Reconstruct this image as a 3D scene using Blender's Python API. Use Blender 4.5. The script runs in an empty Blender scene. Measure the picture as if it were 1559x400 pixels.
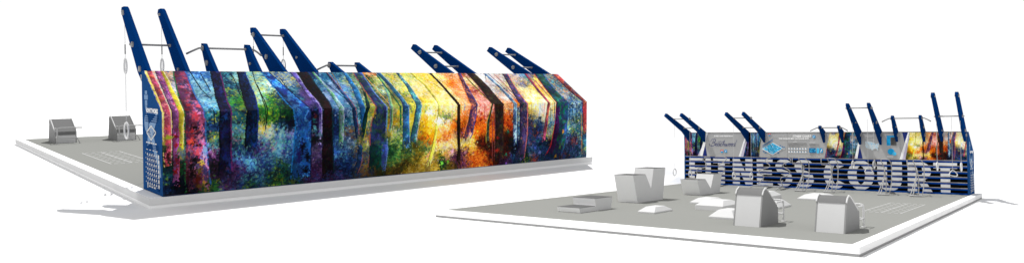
import bpy, math, random
import numpy as np
from mathutils import Matrix, Vector

sc = bpy.context.scene
random.seed(7)
rng = np.random.default_rng(11)
PI = math.pi

# ------------------------------------------------------------------ dimensions (metres)
W = 9.75            # wall length
T = -1.137          # front plane of the wall (front is -y)
HF = 1.345          # fold height of the back
H = 2.019           # ridge height
TR = -1.021         # ridge y at the back of the flat top
HP = 1.095          # bottom of the sign panels
AX, BK, YF, YI, HK = 0.202, 0.015, -15.281, -14.958, 0.118   # slab margins, slab height
GAP = 0.05
LS = math.hypot(TR, H - HF)
MURAL_H = HF + LS

# ------------------------------------------------------------------ mural painting data (s along the wall, v up the folded back)
PALETTES = {0:[(170,222,232),(115,198,225),(205,236,240),(60,130,190),(40,80,150),(150,210,225)],
 1:[(40,90,170),(30,60,140),(95,170,215),(160,215,230),(60,120,190)],
 2:[(150,220,225),(190,235,230),(235,225,90),(40,80,140),(120,200,215),(230,235,170)],
 3:[(30,100,120),(20,50,90),(15,25,50),(90,190,200),(20,60,70),(25,70,130)],
 4:[(8,10,22),(15,20,45),(20,35,70),(5,5,10),(12,30,50)],
 5:[(20,40,95),(30,65,140),(15,25,65),(50,105,175),(10,15,35)],
 6:[(20,50,100),(20,90,110),(120,190,60),(230,210,50),(15,30,60),(30,110,150)],
 7:[(50,150,60),(95,190,50),(20,90,50),(205,215,50),(15,45,40),(20,60,90)],
 8:[(20,70,40),(10,35,25),(40,110,45),(8,15,15),(20,50,70)],
 9:[(240,235,160),(235,235,230),(245,215,60),(150,190,225),(90,120,190),(190,215,230)],
 10:[(40,85,165),(80,150,210),(120,205,220),(30,30,90),(60,50,130),(110,190,170),(35,60,140)],
 11:[(90,50,115),(50,40,110),(60,110,180),(130,90,160),(30,25,70),(120,60,110)],
 12:[(90,190,200),(130,210,225),(60,140,190),(170,215,190),(50,90,160),(140,120,180)],
 13:[(20,60,90),(15,30,60),(40,130,120),(60,140,60),(25,80,140),(10,15,30),(150,190,60)],
 14:[(60,30,80),(90,50,110),(30,15,45),(20,20,45),(130,70,120)],
 15:[(200,130,160),(90,190,190),(150,200,110),(60,140,170),(40,60,110),(210,200,150)],
 16:[(8,10,14),(20,22,30),(30,20,30),(12,30,30),(60,30,30)],
 17:[(20,18,25),(90,25,40),(60,80,30),(200,160,40),(30,40,80),(120,40,50)],
 18:[(235,215,90),(150,190,220),(60,110,180),(40,70,130),(230,225,160),(120,150,190)],
 19:[(150,175,210),(190,210,230),(90,130,180),(50,80,140),(110,130,175),(70,150,190)],
 20:[(30,110,160),(20,80,130),(80,160,190),(15,50,90),(180,215,225),(20,90,110)],
 21:[(60,130,90),(170,200,120),(220,225,215),(40,90,140),(220,180,80),(30,70,70)],
 22:[(200,200,60),(235,180,60),(90,140,60),(40,70,120),(230,200,150),(150,180,80)],
 23:[(205,220,130),(240,215,60),(130,175,95),(245,242,225),(235,225,160),(225,190,60)],
 24:[(35,60,110),(60,100,80),(225,185,70),(30,40,90),(110,140,80),(180,160,70)],
 25:[(240,205,40),(248,225,100),(225,175,30),(250,240,180),(230,190,40),(250,240,215)],
 26:[(248,243,215),(250,238,175),(247,230,120),(242,210,70),(250,244,225),(245,222,160)],
 27:[(232,172,25),(240,195,35),(225,150,20),(246,212,60),(220,150,25)],
 28:[(235,125,25),(225,90,20),(242,170,40),(205,65,20),(240,150,60),(190,80,25)],
 29:[(235,140,60),(245,225,190),(225,100,40),(245,235,220),(240,180,90),(210,110,70)],
 30:[(190,60,50),(240,225,220),(150,40,60),(225,130,90),(235,170,60),(120,30,50)],
 31:[(190,50,20),(220,80,25),(130,30,20),(240,120,40),(90,20,15),(230,150,50)],
 32:[(245,215,210),(235,160,150),(215,90,80),(250,235,225),(190,60,60),(235,190,150)],
 33:[(45,15,15),(100,26,18),(130,35,18),(18,9,12),(60,20,18),(25,40,30)],
 34:[(235,238,235),(215,228,232),(240,238,210),(195,205,225),(225,225,235),(230,190,175)],
 35:[(240,190,150),(235,235,225),(235,150,110),(60,70,130),(240,200,120),(190,210,225)],
 36:[(235,232,235),(225,215,230),(120,150,200),(240,200,180),(60,90,170),(240,210,120)],
 37:[(50,80,160),(100,130,190),(235,150,100),(230,225,230),(40,60,130),(235,180,80)],
 38:[(245,225,130),(240,240,225),(235,190,50),(215,232,230),(250,240,190)],
 39:[(225,170,40),(50,100,120),(60,90,160),(230,150,110),(40,60,90),(140,190,190)],
 40:[(40,90,160),(60,150,170),(230,150,100),(20,50,110),(120,190,200),(235,180,90)],
 41:[(60,120,190),(235,150,120),(130,200,220),(225,180,80),(40,70,140),(225,225,230)],
 42:[(25,35,85),(40,60,140),(15,15,40),(200,80,50),(30,80,90),(60,90,170)],
 43:[(20,60,90),(60,90,180),(15,25,60),(30,120,120),(120,140,210),(40,30,70)],
 44:[(200,60,70),(150,40,60),(230,110,60),(40,60,120),(60,30,60),(220,150,150)],
 45:[(230,225,90),(130,190,90),(230,120,70),(225,230,200),(40,80,140),(90,130,190)],
 46:[(40,90,170),(110,180,220),(15,25,60),(190,220,230),(30,60,120),(200,215,150)],
 47:[(120,180,100),(220,215,90),(60,110,190),(30,70,110),(200,215,220),(40,130,140)],
 48:[(160,60,60),(60,70,150),(30,35,90),(220,110,70),(110,40,60),(30,90,110)],
 49:[(110,90,140),(140,120,165),(60,40,90),(95,70,110),(80,60,140)],
 50:[(190,120,50),(40,70,130),(150,140,60),(60,110,160),(90,60,60),(30,50,90)],
 51:[(70,130,60),(130,160,60),(30,90,60),(190,190,80),(50,110,100),(110,140,90)],
 52:[(150,140,30),(195,160,40),(90,110,40),(60,90,40),(215,180,70),(110,80,20)],
 53:[(90,80,25),(50,60,30),(130,90,25),(30,40,25),(150,120,40),(60,40,20)],
 54:[(220,175,40),(235,205,90),(190,140,30),(240,215,130),(170,130,30)],
 55:[(225,190,120),(230,150,70),(150,110,50),(220,190,190),(190,120,150),(110,80,40)],
 56:[(215,85,25),(235,140,40),(190,50,25),(235,170,60),(225,110,40),(160,40,20)],
 57:[(50,25,60),(110,60,110),(200,100,50),(30,15,30),(160,110,140)]}
REGIONS = [(0.29,2.37,35),(0.27,2.03,36),(0.32,1.74,18),(0.85,2.46,1),(0.82,2.23,0),(0.98,2.42,1),(0.76,1.81,0),(0.91,1.92,0),(0.80,1.53,0),(1.34,2.44,3),(1.34,2.17,3),(1.20,1.82,6),(1.49,2.34,2),(1.32,1.61,7),(1.84,2.49,2),(1.79,2.16,2),(1.94,2.34,2),(1.70,1.70,2),(1.95,2.01,2),(1.93,1.70,7),(2.30,2.47,18),(2.34,2.23,18),(2.35,1.90,20),(2.16,1.73,5),(2.39,1.69,3),(2.67,1.78,49),(2.46,1.47,49),(3.05,2.50,5),(3.07,2.23,20),(3.03,1.89,19),(3.35,2.39,20),(3.37,2.11,19),(3.11,1.67,19),(3.44,1.88,19),(3.45,1.66,19),(3.59,2.46,20),(3.74,2.30,21),(3.87,2.11,21),(3.68,1.70,21),(4.21,2.35,8),(4.02,1.64,24),(3.98,1.87,24),(4.32,2.52,29),(4.37,2.30,23),(4.27,1.91,21),(4.24,1.64,24),(4.67,2.35,23),(4.81,2.40,22),(4.58,1.86,24),(4.75,1.98,23),(5.04,2.30,23),(4.76,1.62,22),(5.12,2.52,23),(5.38,2.40,23),(5.35,2.10,26),(5.57,2.50,25),(5.77,2.40,25),(5.37,1.85,26),(5.64,1.97,25),(5.13,1.56,25),(6.04,2.35,26),(5.84,1.84,26),(5.86,1.59,26),(5.95,2.56,26),(6.19,2.51,29),(6.19,2.22,28),(6.44,2.48,29),(6.19,1.83,29),(6.50,2.14,29),(6.31,1.63,29),(6.79,2.52,30),(6.79,2.22,26),(6.72,1.82,30),(6.68,1.57,32),(6.99,2.41,34),(6.66,1.33,32),(7.17,2.22,34),(7.18,1.95,34),(7.57,2.41,34),(7.75,2.30,34),(7.32,1.81,35),(7.42,1.55,34),(7.74,1.81,35),(7.83,2.13,26),(7.52,1.42,28),(8.30,2.56,36),(8.26,2.30,35),(8.64,2.53,1),(8.24,2.13,37),(8.60,2.30,21),(8.20,1.85,38),(8.51,2.02,25),(8.37,1.66,38),(8.86,2.48,39),(8.77,2.07,29),(8.72,1.74,25),(8.86,2.30,25),(7.91,1.54,38),(9.39,2.42,40),(9.27,2.07,40),(9.26,1.78,41),(9.19,1.50,41),(9.44,2.57,39),(9.31,1.44,46),(9.41,1.30,46),(9.57,2.30,39),(0.04,1.05,25),(0.08,0.52,8),(0.05,0.33,13),(0.08,0.15,5),(0.28,0.13,4),(0.17,0.06,4),(0.28,0.45,8),(0.30,1.25,25),(0.30,0.88,25),(0.31,0.71,18),(0.78,1.29,6),(0.81,1.07,5),(0.78,0.93,6),(0.81,0.77,15),(0.81,0.63,14),(0.81,0.41,16),(0.86,0.24,14),(0.83,0.10,7),(0.96,0.10,11),(1.07,0.13,11),(1.22,1.31,6),(1.27,1.16,6),(1.22,1.02,12),(1.24,0.88,15),(1.22,0.75,3),(1.24,0.62,10),(1.21,0.44,11),(1.36,0.48,10),(1.19,0.27,11),(1.30,0.15,10),(1.47,0.28,10),(1.53,0.41,10),(1.41,0.06,13),(1.64,1.30,7),(1.75,1.32,7),(1.90,1.34,7),(2.04,1.33,8),(2.20,1.28,8),(1.66,1.15,7),(1.87,1.18,7),(2.02,1.16,8),(2.16,1.12,4),(2.14,1.03,4),(1.96,1.06,5),(1.63,1.07,25),(1.66,0.98,9),(1.80,0.97,9),(1.95,0.96,12),(2.14,0.93,12),(1.66,0.86,12),(1.63,0.69,11),(1.77,0.74,15),(1.95,0.79,12),(2.11,0.75,10),(1.71,0.57,10),(1.89,0.56,12),(2.07,0.52,10),(1.77,0.40,10),(1.95,0.36,13),(2.07,0.23,13),(1.77,0.19,13),(1.95,0.09,7),(1.59,0.18,10),(2.10,0.08,13),(2.62,1.24,5),(2.62,1.06,14),(2.63,0.88,12),(2.61,0.76,16),(2.64,0.60,49),(2.66,0.45,49),(2.61,0.24,14),(2.70,0.11,11),(3.04,1.22,5),(3.05,0.92,5),(3.05,1.34,19),(3.06,0.67,10),(3.28,1.28,19),(3.31,1.09,20),(3.33,0.91,50),(3.17,0.52,10),(3.30,0.60,19),(3.37,0.41,5),(3.17,0.30,5),(3.30,0.14,5),(3.23,-0.02,11),(3.51,0.08,50),(3.44,0.46,50),(3.52,1.21,20),(3.77,1.26,22),(3.84,1.14,22),(3.75,0.95,22),(3.73,0.79,50),(3.65,0.61,22),(3.65,0.39,50),(3.62,0.16,50),(4.19,1.23,22),(4.34,1.22,22),(4.31,1.04,27),(4.36,0.91,21),(4.31,0.80,23),(4.40,1.12,22),(4.31,0.67,51),(4.43,0.57,51),(4.23,0.45,8),(4.38,0.34,51),(4.23,0.22,51),(4.31,0.11,53),(4.16,0.07,53),(4.72,1.24,22),(4.74,1.08,25),(4.74,0.91,22),(4.61,0.39,51),(4.54,0.20,53),(4.77,0.18,52),(4.69,0.05,54),(4.92,0.17,54),(4.89,0.44,52),(5.09,1.30,23),(5.17,1.16,26),(5.06,1.03,27),(5.01,0.83,27),(5.17,0.89,25),(5.25,0.75,27),(5.01,0.67,28),(5.21,0.62,28),(4.93,0.54,51),(5.09,0.48,51),(5.17,0.29,55),(5.25,0.08,54),(5.61,1.28,26),(5.58,1.11,22),(5.58,0.94,26),(5.50,0.81,29),(5.71,0.87,28),(5.58,0.67,28),(5.75,0.72,55),(5.44,0.47,26),(5.58,0.53,26),(5.38,0.34,52),(5.61,0.33,55),(5.75,0.22,57),(5.44,0.16,8),(5.66,0.09,53),(6.02,1.23,29),(6.06,0.99,28),(5.97,0.82,31),(6.00,0.65,57),(5.97,0.53,25),(6.18,0.53,25),(6.05,0.34,57),(6.18,0.22,56),(6.00,0.09,57),(6.36,0.35,56),(6.53,0.20,56),(6.41,0.04,56),(6.62,0.05,31),(6.23,0.41,54),(6.48,1.26,32),(6.59,1.16,32),(6.44,1.02,31),(6.53,0.84,28),(6.41,0.70,28),(6.50,0.55,33),(6.77,0.97,31),(6.81,0.68,56),(6.77,0.40,33),(6.44,0.49,33),(6.77,0.18,33),(7.22,1.25,29),(7.28,1.05,31),(7.26,0.85,31),(7.28,0.66,33),(7.22,0.44,33),(7.26,0.18,33),(7.22,0.05,14),(7.36,0.36,4),(7.38,0.11,43),(7.53,1.09,46),(7.55,0.72,46),(7.92,1.23,25),(8.06,1.27,38),(8.01,1.08,38),(8.21,1.15,34),(8.27,1.02,38),(7.92,0.96,42),(8.07,0.93,18),(8.17,0.88,5),(7.97,0.75,42),(8.13,0.70,42),(7.97,0.52,42),(8.17,0.47,43),(7.93,0.28,43),(8.13,0.21,43),(8.01,0.05,44),(7.83,0.07,7),(8.17,0.09,43),(8.62,1.21,38),(8.65,0.98,46),(8.59,0.80,47),(8.69,0.67,45),(8.48,0.60,45),(8.44,0.45,4),(8.34,0.35,43),(8.38,0.15,43),(9.19,1.20,46),(9.34,1.09,46),(9.23,0.93,46),(9.19,0.73,47),(9.39,0.67,47),(9.19,0.53,43),(9.28,0.41,44),(9.15,0.26,43),(9.28,0.14,43),(9.06,0.03,42),(9.46,0.24,43),(9.50,0.56,47),(9.46,0.88,47),(9.64,0.15,12),(9.64,0.39,46)]
TRUNKS = [([(0.47,0.685,2.558),(0.346,0.651,1.716),(0.338,0.678,1.348),(0.339,0.689,1.027),(0.335,0.701,0.702),(0.335,0.756,0.011)],[(100,52,95),(165,58,78),(75,62,115),(205,85,98),(195,130,165),(60,72,120),(60,25,45)],(40,120,70),(70,120,190)),
 ([(0.003,0.044,2.554),(0.001,0.041,1.73),(0.001,0.026,1.348),(-0.003,0.022,0.733)],[(235,205,130),(245,230,190),(240,220,80)],(40,90,200),None),
 ([(0.039,0.133,2.554),(0.031,0.152,1.728),(0.026,0.141,1.348),(0.021,0.146,1.046),(0.018,0.143,0.814),(0.017,0.127,0.391)],[(200,80,80),(170,70,110),(225,140,150),(120,50,90),(210,90,70)],(240,215,140),(240,215,200)),
 ([(0.17,0.266,2.556),(0.162,0.269,1.724),(0.151,0.262,1.348),(0.151,0.263,1.04),(0.149,0.261,0.561),(0.143,0.255,0.124)],[(130,70,130),(175,110,175),(90,50,115),(210,160,200),(165,45,65)],(40,25,70),(200,90,110)),
 ([(0.271,0.319,2.556),(0.269,0.346,1.722),(0.267,0.338,1.348),(0.259,0.33,0.769),(0.262,0.323,0.63)],[(240,210,60),(245,230,140),(235,195,40),(150,190,80)],None,(245,235,190)),
 ([(1.098,1.285,2.561),(0.954,1.142,1.701),(0.92,1.118,1.347),(0.905,1.108,1.006),(0.892,1.112,0.451),(0.878,1.12,0.207)],[(20,22,45),(30,40,100),(40,30,60),(12,14,25),(35,55,130)],(10,20,30),(110,50,110)),
 ([(1.59,1.742,2.562),(1.414,1.646,1.688),(1.377,1.578,1.346),(1.35,1.563,0.986),(1.328,1.552,0.579)],[(20,45,100),(12,18,30),(25,60,130),(8,25,40),(15,30,60)],(10,14,20),(30,60,140)),
 ([(2.035,2.194,2.565),(2.088,2.315,2.118),(2.161,2.485,1.561),(2.215,2.554,1.344),(2.249,2.565,1.064),(2.208,2.561,0.649),(2.14,2.53,0.013)],[(30,90,170),(45,120,195),(25,60,140),(90,160,215),(30,40,110)],(40,130,200),(25,30,80)),
 ([(2.567,2.644,1.296),(2.578,2.759,1.114),(2.588,2.756,0.753)],[(25,20,50),(50,40,100),(15,12,30)],None,None),
 ([(2.612,2.719,2.567),(2.647,2.726,2.003),(2.675,2.779,1.547),(2.696,2.774,1.343),(2.699,2.77,0.931),(2.677,2.742,0.667)],[(110,95,190),(140,125,205),(170,160,220),(60,45,130)],(40,30,80),(190,180,225)),
 ([(2.746,2.977,2.569),(2.726,2.992,2.002),(2.805,3.001,1.542),(2.807,2.985,1.343),(2.784,2.995,0.924),(2.763,3.001,0.014)],[(14,14,22),(40,18,28),(20,30,40),(10,10,14),(60,25,30)],(30,20,25),(20,60,80)),
 ([(3.06,3.102,2.57),(3.135,3.217,1.885),(3.112,3.22,1.343),(3.116,3.217,0.912),(3.086,3.194,0.581)],[(110,180,110),(180,190,220),(60,150,70),(150,170,210)],(40,110,80),(190,195,225)),
 ([(3.355,3.397,2.571),(3.375,3.458,1.769),(3.371,3.468,1.342),(3.458,3.534,0.835),(3.512,3.61,0.544),(3.482,3.594,0.332),(3.369,3.48,0.015)],[(30,55,100),(20,35,70),(60,100,150),(25,70,110)],(15,30,60),(190,110,110)),
 ([(3.73,3.804,2.573),(3.687,3.802,1.991),(3.545,3.672,1.342),(3.571,3.641,1.018),(3.527,3.583,0.708)],[(40,110,165),(60,130,180),(30,80,140)],(20,60,110),(100,170,200)),
 ([(3.878,3.929,1.873),(3.742,3.841,1.49),(3.643,3.728,1.204),(3.556,3.668,0.829),(3.512,3.597,0.669)],[(15,60,55),(20,80,70),(10,40,45)],(10,40,40),(190,190,60)),
 ([(3.952,4.163,2.575),(3.922,4.113,1.871),(3.901,4.149,1.341),(3.798,4.141,1.068),(3.761,4.132,0.815),(3.752,4.167,0.52),(3.72,4.083,0.015)],[(40,55,120),(65,65,150),(30,90,100),(90,130,60),(25,45,80),(60,60,140)],(170,90,90),(110,150,210)),
 ([(3.753,4.013,0.601),(3.72,4.01,0.015)],[(18,80,60),(15,55,50),(25,40,70),(30,105,75)],None,None),
 ([(4.503,4.582,2.577),(4.397,4.457,1.865),(4.224,4.283,1.341),(4.207,4.267,0.994),(4.132,4.191,0.766)],[(170,210,130),(150,190,110),(120,180,150)],(90,130,190),(190,220,150)),
 ([(4.456,4.48,2.577),(4.457,4.488,1.864),(4.426,4.479,1.34),(4.432,4.47,0.974)],[(30,110,80),(40,140,60),(20,80,70)],None,None),
 ([(4.503,4.597,2.577),(4.547,4.656,2.101),(4.555,4.669,1.486),(4.51,4.656,1.34),(4.5,4.661,0.851),(4.506,4.683,0.444)],[(60,110,170),(40,90,140),(30,120,110),(110,160,210),(30,60,120)],(30,60,110),(150,190,225)),
 ([(4.982,5.056,2.58),(4.962,5.075,2.048),(4.861,5.017,1.476),(4.819,4.969,1.339),(4.74,4.896,0.973),(4.692,4.84,0.764),(4.691,4.832,0.526)],[(60,130,130),(40,70,130),(150,190,190),(60,150,110),(30,50,100)],(30,50,90),(225,215,180)),
 ([(5.329,5.396,2.581),(5.429,5.496,2.095),(5.399,5.464,1.46),(5.381,5.438,1.338),(5.265,5.33,0.752),(5.199,5.28,0.484),(5.052,5.133,0.017)],[(225,210,80),(200,190,60),(240,230,120)],(150,150,50),(240,230,140)),
 ([(5.824,5.885,2.584),(5.857,5.926,2.041),(5.852,5.944,1.445),(5.841,5.918,1.337),(5.832,5.914,0.725),(5.848,5.934,0.405),(5.796,5.916,0.018)],[(25,18,15),(50,35,25),(15,12,12),(90,55,30)],None,None),
 ([(6.595,6.688,2.588),(6.388,6.532,1.958),(6.218,6.418,1.431),(6.213,6.391,1.337),(6.108,6.319,0.99),(6.003,6.248,0.7),(5.969,6.143,0.564)],[(60,40,100),(200,100,70),(40,60,110),(110,60,100),(230,140,90),(30,20,50)],(235,130,70),(60,80,150)),
 ([(6.725,6.753,2.588),(6.731,6.768,1.954),(6.782,6.836,1.415),(6.652,6.716,0.974),(6.616,6.698,0.675),(6.625,6.707,0.389)],[(60,60,50),(30,50,50),(90,90,50),(20,60,60)],(190,170,70),None),
 ([(6.847,7.085,2.59),(6.856,7.137,2.031),(6.773,7.092,1.411),(6.845,7.106,1.336),(6.864,7.107,0.673),(6.836,7.127,0.019)],[(55,25,25),(35,35,30),(80,40,30),(70,70,40),(45,25,45),(28,22,20)],(130,70,70),(60,35,30)),
 ([(7.336,7.415,2.591),(7.405,7.502,2.026),(7.39,7.504,1.394),(7.392,7.499,1.335),(7.384,7.491,0.653),(7.394,7.472,0.315)],[(150,190,215),(60,90,150),(200,225,230),(30,50,100)],(30,40,80),(170,210,225)),
 ([(7.925,8.1,2.595),(7.795,7.955,2.133),(7.58,7.812,1.386),(7.587,7.824,1.334),(7.588,7.816,0.641),(7.54,7.767,0.331),(7.395,7.708,0.02)],[(60,50,110),(90,80,150),(40,100,100),(200,120,110),(40,30,80),(110,90,160)],(30,25,60),(215,120,110)),
 ([(8.615,8.712,2.598),(8.511,8.595,1.933),(8.436,8.52,1.323),(8.354,8.448,0.913),(8.293,8.387,0.581),(8.253,8.356,0.385)],[(150,70,100),(190,80,90),(60,40,100),(220,120,80)],(60,40,100),(220,110,80)),
 ([(8.951,9.261,2.6),(8.807,9.109,1.928),(8.71,9.121,1.315),(8.69,9.101,0.974),(8.607,9.059,0.573),(8.503,8.985,0.268),(8.275,8.834,0.021)],[(50,70,150),(20,110,90),(70,30,80),(40,50,130),(30,140,80),(60,90,60)],(200,50,60),(60,110,180)),
 ([(8.71,8.839,1.21),(8.649,8.82,0.748),(8.545,8.715,0.336),(8.316,8.546,0.021)],[(60,25,70),(80,35,90),(30,25,70)],(205,50,60),None),
 ([(9.556,9.77,2.603),(9.529,9.709,1.92),(9.589,9.76,1.331),(9.604,9.752,0.869),(9.618,9.755,0.469)],[(170,50,60),(200,80,70),(130,35,50),(220,130,80),(50,60,120)],(60,50,110),None),
 ([(9.583,9.754,0.55),(9.587,9.758,0.023)],[(40,110,160),(110,190,210),(25,60,110),(60,140,170),(180,200,90)],(190,140,70),None)]
BRANCHES = [([(0.748,2.565),(0.77,2.272),(0.791,1.986),(0.882,1.686)],1.2,(20,25,35)),
 ([(0.917,2.482),(0.93,2.127),(0.928,1.924)],1.1,(20,25,40)),
 ([(0.811,1.437),(0.825,1.123)],1,(15,20,30)),
 ([(1.447,2.509),(1.455,2.229),(1.417,1.957),(1.409,1.711)],1,(25,35,50)),
 ([(1.877,2.559),(1.816,2.229),(1.782,1.805),(1.737,1.499),(1.669,1.091)],1,(25,35,30)),
 ([(1.817,2.121),(1.796,1.846),(1.772,1.498),(1.73,1.261),(1.703,0.998)],1.2,(30,30,20)),
 ([(2.335,2.384),(2.354,2.051),(2.408,1.855)],1,(20,30,50)),
 ([(3.358,2.579),(3.349,2.225),(3.36,1.927)],1,(30,60,90)),
 ([(3.204,2.18),(3.299,1.883),(3.393,1.592),(3.42,1.438)],1.4,(20,45,90)),
 ([(3.481,2.532),(3.462,2.225),(3.44,1.949)],1,(150,120,50)),
 ([(3.079,2.411),(3.141,1.998),(3.189,1.598)],1,(150,90,150)),
 ([(3.962,2.465),(3.936,2.153),(3.878,1.873)],1,(40,60,70)),
 ([(4.459,2.519),(4.47,2.102),(4.46,1.63)],1.2,(15,70,60)),
 ([(4.14,2.589),(4.183,2.296),(4.202,1.868),(4.249,1.453)],1.2,(220,170,110)),
 ([(5.016,2.55),(5.053,2.098),(5.001,1.474)],0.8,(215,180,170)),
 ([(5.79,2.585),(5.859,2.402),(5.999,2.194)],1,(50,35,30)),
 ([(5.71,2.144),(5.798,1.941),(5.899,1.764)],0.9,(60,45,30)),
 ([(6.003,2.561),(6.025,2.091),(6.068,1.586)],0.8,(230,140,60)),
 ([(6.751,2.569),(6.734,2.218),(6.758,1.824),(6.776,1.517)],1.2,(25,25,45)),
 ([(7.484,2.578),(7.538,2.135),(7.569,1.757),(7.596,1.493)],1.4,(45,55,110)),
 ([(7.623,2.607),(7.674,2.189),(7.668,1.676)],1,(30,35,60)),
 ([(7.405,2.577),(7.205,2.217)],0.8,(80,90,120)),
 ([(7.664,2.551),(7.7,1.943),(7.711,1.542)],0.8,(215,120,110)),
 ([(8.748,2.358),(8.722,1.931),(8.676,1.462),(8.648,0.982)],1.4,(35,40,70)),
 ([(8.75,2.592),(8.724,2.129),(8.635,1.6)],0.8,(210,110,140)),
 ([(7.738,1.997),(7.808,1.54),(7.851,1.381)],0.8,(230,120,110)),
 ([(9.28,2.568),(9.331,2.01),(9.315,1.5)],1,(60,170,190)),
 ([(8.541,1.215),(8.542,0.955)],1.2,(30,35,80)),
 ([(8.353,1.326),(8.312,1.023)],0.8,(220,110,110)),
 ([(8.207,1.347),(8.189,1.027)],0.7,(130,190,220)),
 ([(7.944,1.304),(7.945,1.034)],0.7,(180,130,70)),
 ([(8.604,1.321),(8.627,0.906)],0.9,(230,170,40)),
 ([(9.142,1.326),(9.168,0.808)],0.9,(20,30,50)),
 ([(9.253,1.308),(9.278,0.883)],1,(20,30,50)),
 ([(9.387,1.274),(9.414,0.562)],0.9,(25,50,60)),
 ([(9.499,1.271),(9.527,0.509)],1,(20,45,70)),
 ([(9.568,1.032),(9.576,-0.02)],0.8,(210,130,70)),
 ([(5.748,1.401),(5.696,1.077)],0.7,(235,170,170)),
 ([(5.966,1.394),(5.935,1.138)],0.7,(240,170,60)),
 ([(6.065,1.415),(6.021,1.205)],0.8,(90,150,190)),
 ([(7.144,1.292),(7.144,1.03)],0.8,(180,60,30)),
 ([(6.587,1.397),(6.57,1.049)],0.8,(190,70,60)),
 ([(4.164,1.254),(4.132,0.806)],1,(130,190,110)),
 ([(1.974,1.389),(1.991,1.021)],0.8,(20,40,60)),
 ([(1.832,1.395),(1.836,1.143)],0.7,(20,60,50)),
 ([(7.528,1.239),(7.511,0.354)],0.9,(30,50,110)),
 ([(6.808,1.213),(6.79,0.079)],1,(140,70,70))]
BLOTCHES = [(0.519,1.297,4,4,(215,70,85)),(0.468,1.545,4,3,(205,60,70)),(0.594,1.502,4,2.5,(220,90,110)),(0.403,1.416,4,3,(140,25,40)),(0.539,1.221,4,3,(215,80,90)),(0.612,1.175,4,4,(200,100,140)),(0.463,1.029,6,5,(200,60,70)),(0.577,0.916,4,5,(220,130,160)),(0.506,1.081,5,3,(30,15,20)),(0.45,0.836,6,3,(25,15,20)),(0.543,0.787,5,2,(20,15,20)),(0.44,0.858,4,5,(205,70,60)),(0.542,0.679,5,5,(190,70,80)),(0.669,0.693,4,10,(90,110,180)),(0.498,0.541,5,6,(20,15,20)),(0.603,0.512,3,3,(205,170,60)),(0.569,0.351,4,6,(140,120,50)),(0.434,0.438,4,5,(25,18,20)),(0.536,0.213,5,8,(120,40,30)),(0.555,0.102,4,3,(150,110,50)),(0.641,0.171,2,4,(190,150,60)),(0.38,0.28,3,12,(60,20,30)),(0.453,0.328,6,8,(25,15,15)),(0.665,0.366,4,10,(70,60,110)),(0.206,0.966,3,5,(150,25,40)),(0.213,0.806,3,3,(160,30,45)),(0.21,0.561,3,8,(170,40,60)),(0.197,0.381,3,4,(190,30,40)),(0.085,0.94,5,4,(180,190,60)),(0.08,0.623,4,8,(60,25,30)),(1.003,0.584,5,5,(30,45,120)),(1.008,1.006,5,5,(30,35,90)),(1.011,1.227,4,4,(30,80,150)),(2.617,1.152,2,3,(40,160,170)),(2.628,0.983,2,5,(110,190,200)),(2.643,1.199,2.5,3,(120,50,50)),(2.383,0.649,5,12,(12,10,30)),(2.483,0.464,4,8,(10,10,25)),(2.442,0.228,5,6,(10,10,25)),(2.318,0.475,5,14,(40,40,120)),(3.842,1.199,3,3,(235,200,60)),(4.388,1.222,3,5,(235,190,50)),(5.612,1.011,4,3,(245,235,225)),(5.38,1.019,8,6,(246,240,220)),(5.169,1.201,6,4,(245,242,220)),(5.511,0.469,6,5,(245,225,200)),(5.712,0.361,4,4,(220,170,190)),(5.444,0.132,3,3,(110,190,70)),(5.594,0.163,3,3,(120,190,70)),(7.24,0.735,2.5,3.5,(20,130,100)),(7.183,0.227,2.5,2,(20,140,110)),(7.184,0.008,2,3,(120,80,170)),(8.192,0.194,4,4,(130,150,220)),(8.048,0.308,3,3,(80,100,200)),(8.695,0.085,3,4,(235,170,40)),(8.95,0.645,2.5,3,(230,160,50)),(8.778,0.467,2,3,(20,130,80)),(8.84,0.976,3,6,(20,130,90)),(8.969,1.127,3,6,(20,140,90)),(8.047,0.821,2,2,(230,225,110)),(8.758,0.282,3,5,(70,50,120)),(8.844,0.293,2,6,(120,180,90)),(6.92,0.316,4,4,(150,40,30)),(6.938,0.604,3,3,(150,35,35)),(8.009,0.024,4,2.5,(220,100,100)),(8.212,0.39,6,3,(15,20,45)),(-0.118,0.636,1,1,(0,0,0))]

# ------------------------------------------------------------------ materials
def lin(c):
    r = []
    for v in c[:3]:
        v = v / 255.0
        r.append(v / 12.92 if v <= 0.04045 else ((v + 0.055) / 1.055) ** 2.4)
    return tuple(r)

def mat(name, col, rough=0.8, var=0.05, scale=9.0, metal=0.0, spec=0.0):
    m = bpy.data.materials.new(name); m.use_nodes = True
    nt = m.node_tree; b = nt.nodes['Principled BSDF']
    b.inputs['Roughness'].default_value = rough
    b.inputs['Metallic'].default_value = metal
    b.inputs['Specular IOR Level'].default_value = spec
    tc = nt.nodes.new('ShaderNodeTexCoord'); nz = nt.nodes.new('ShaderNodeTexNoise')
    nz.inputs['Scale'].default_value = scale; nz.inputs['Detail'].default_value = 5
    mx = nt.nodes.new('ShaderNodeMix'); mx.data_type = 'RGBA'
    mx.inputs['A'].default_value = tuple(min(1, c * (1 - var)) for c in col) + (1,)
    mx.inputs['B'].default_value = tuple(min(1, c * (1 + var)) for c in col) + (1,)
    nt.links.new(tc.outputs['Object'], nz.inputs['Vector'])
    nt.links.new(nz.outputs['Fac'], mx.inputs['Factor'])
    nt.links.new(mx.outputs['Result'], b.inputs['Base Color'])
    return m

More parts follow.
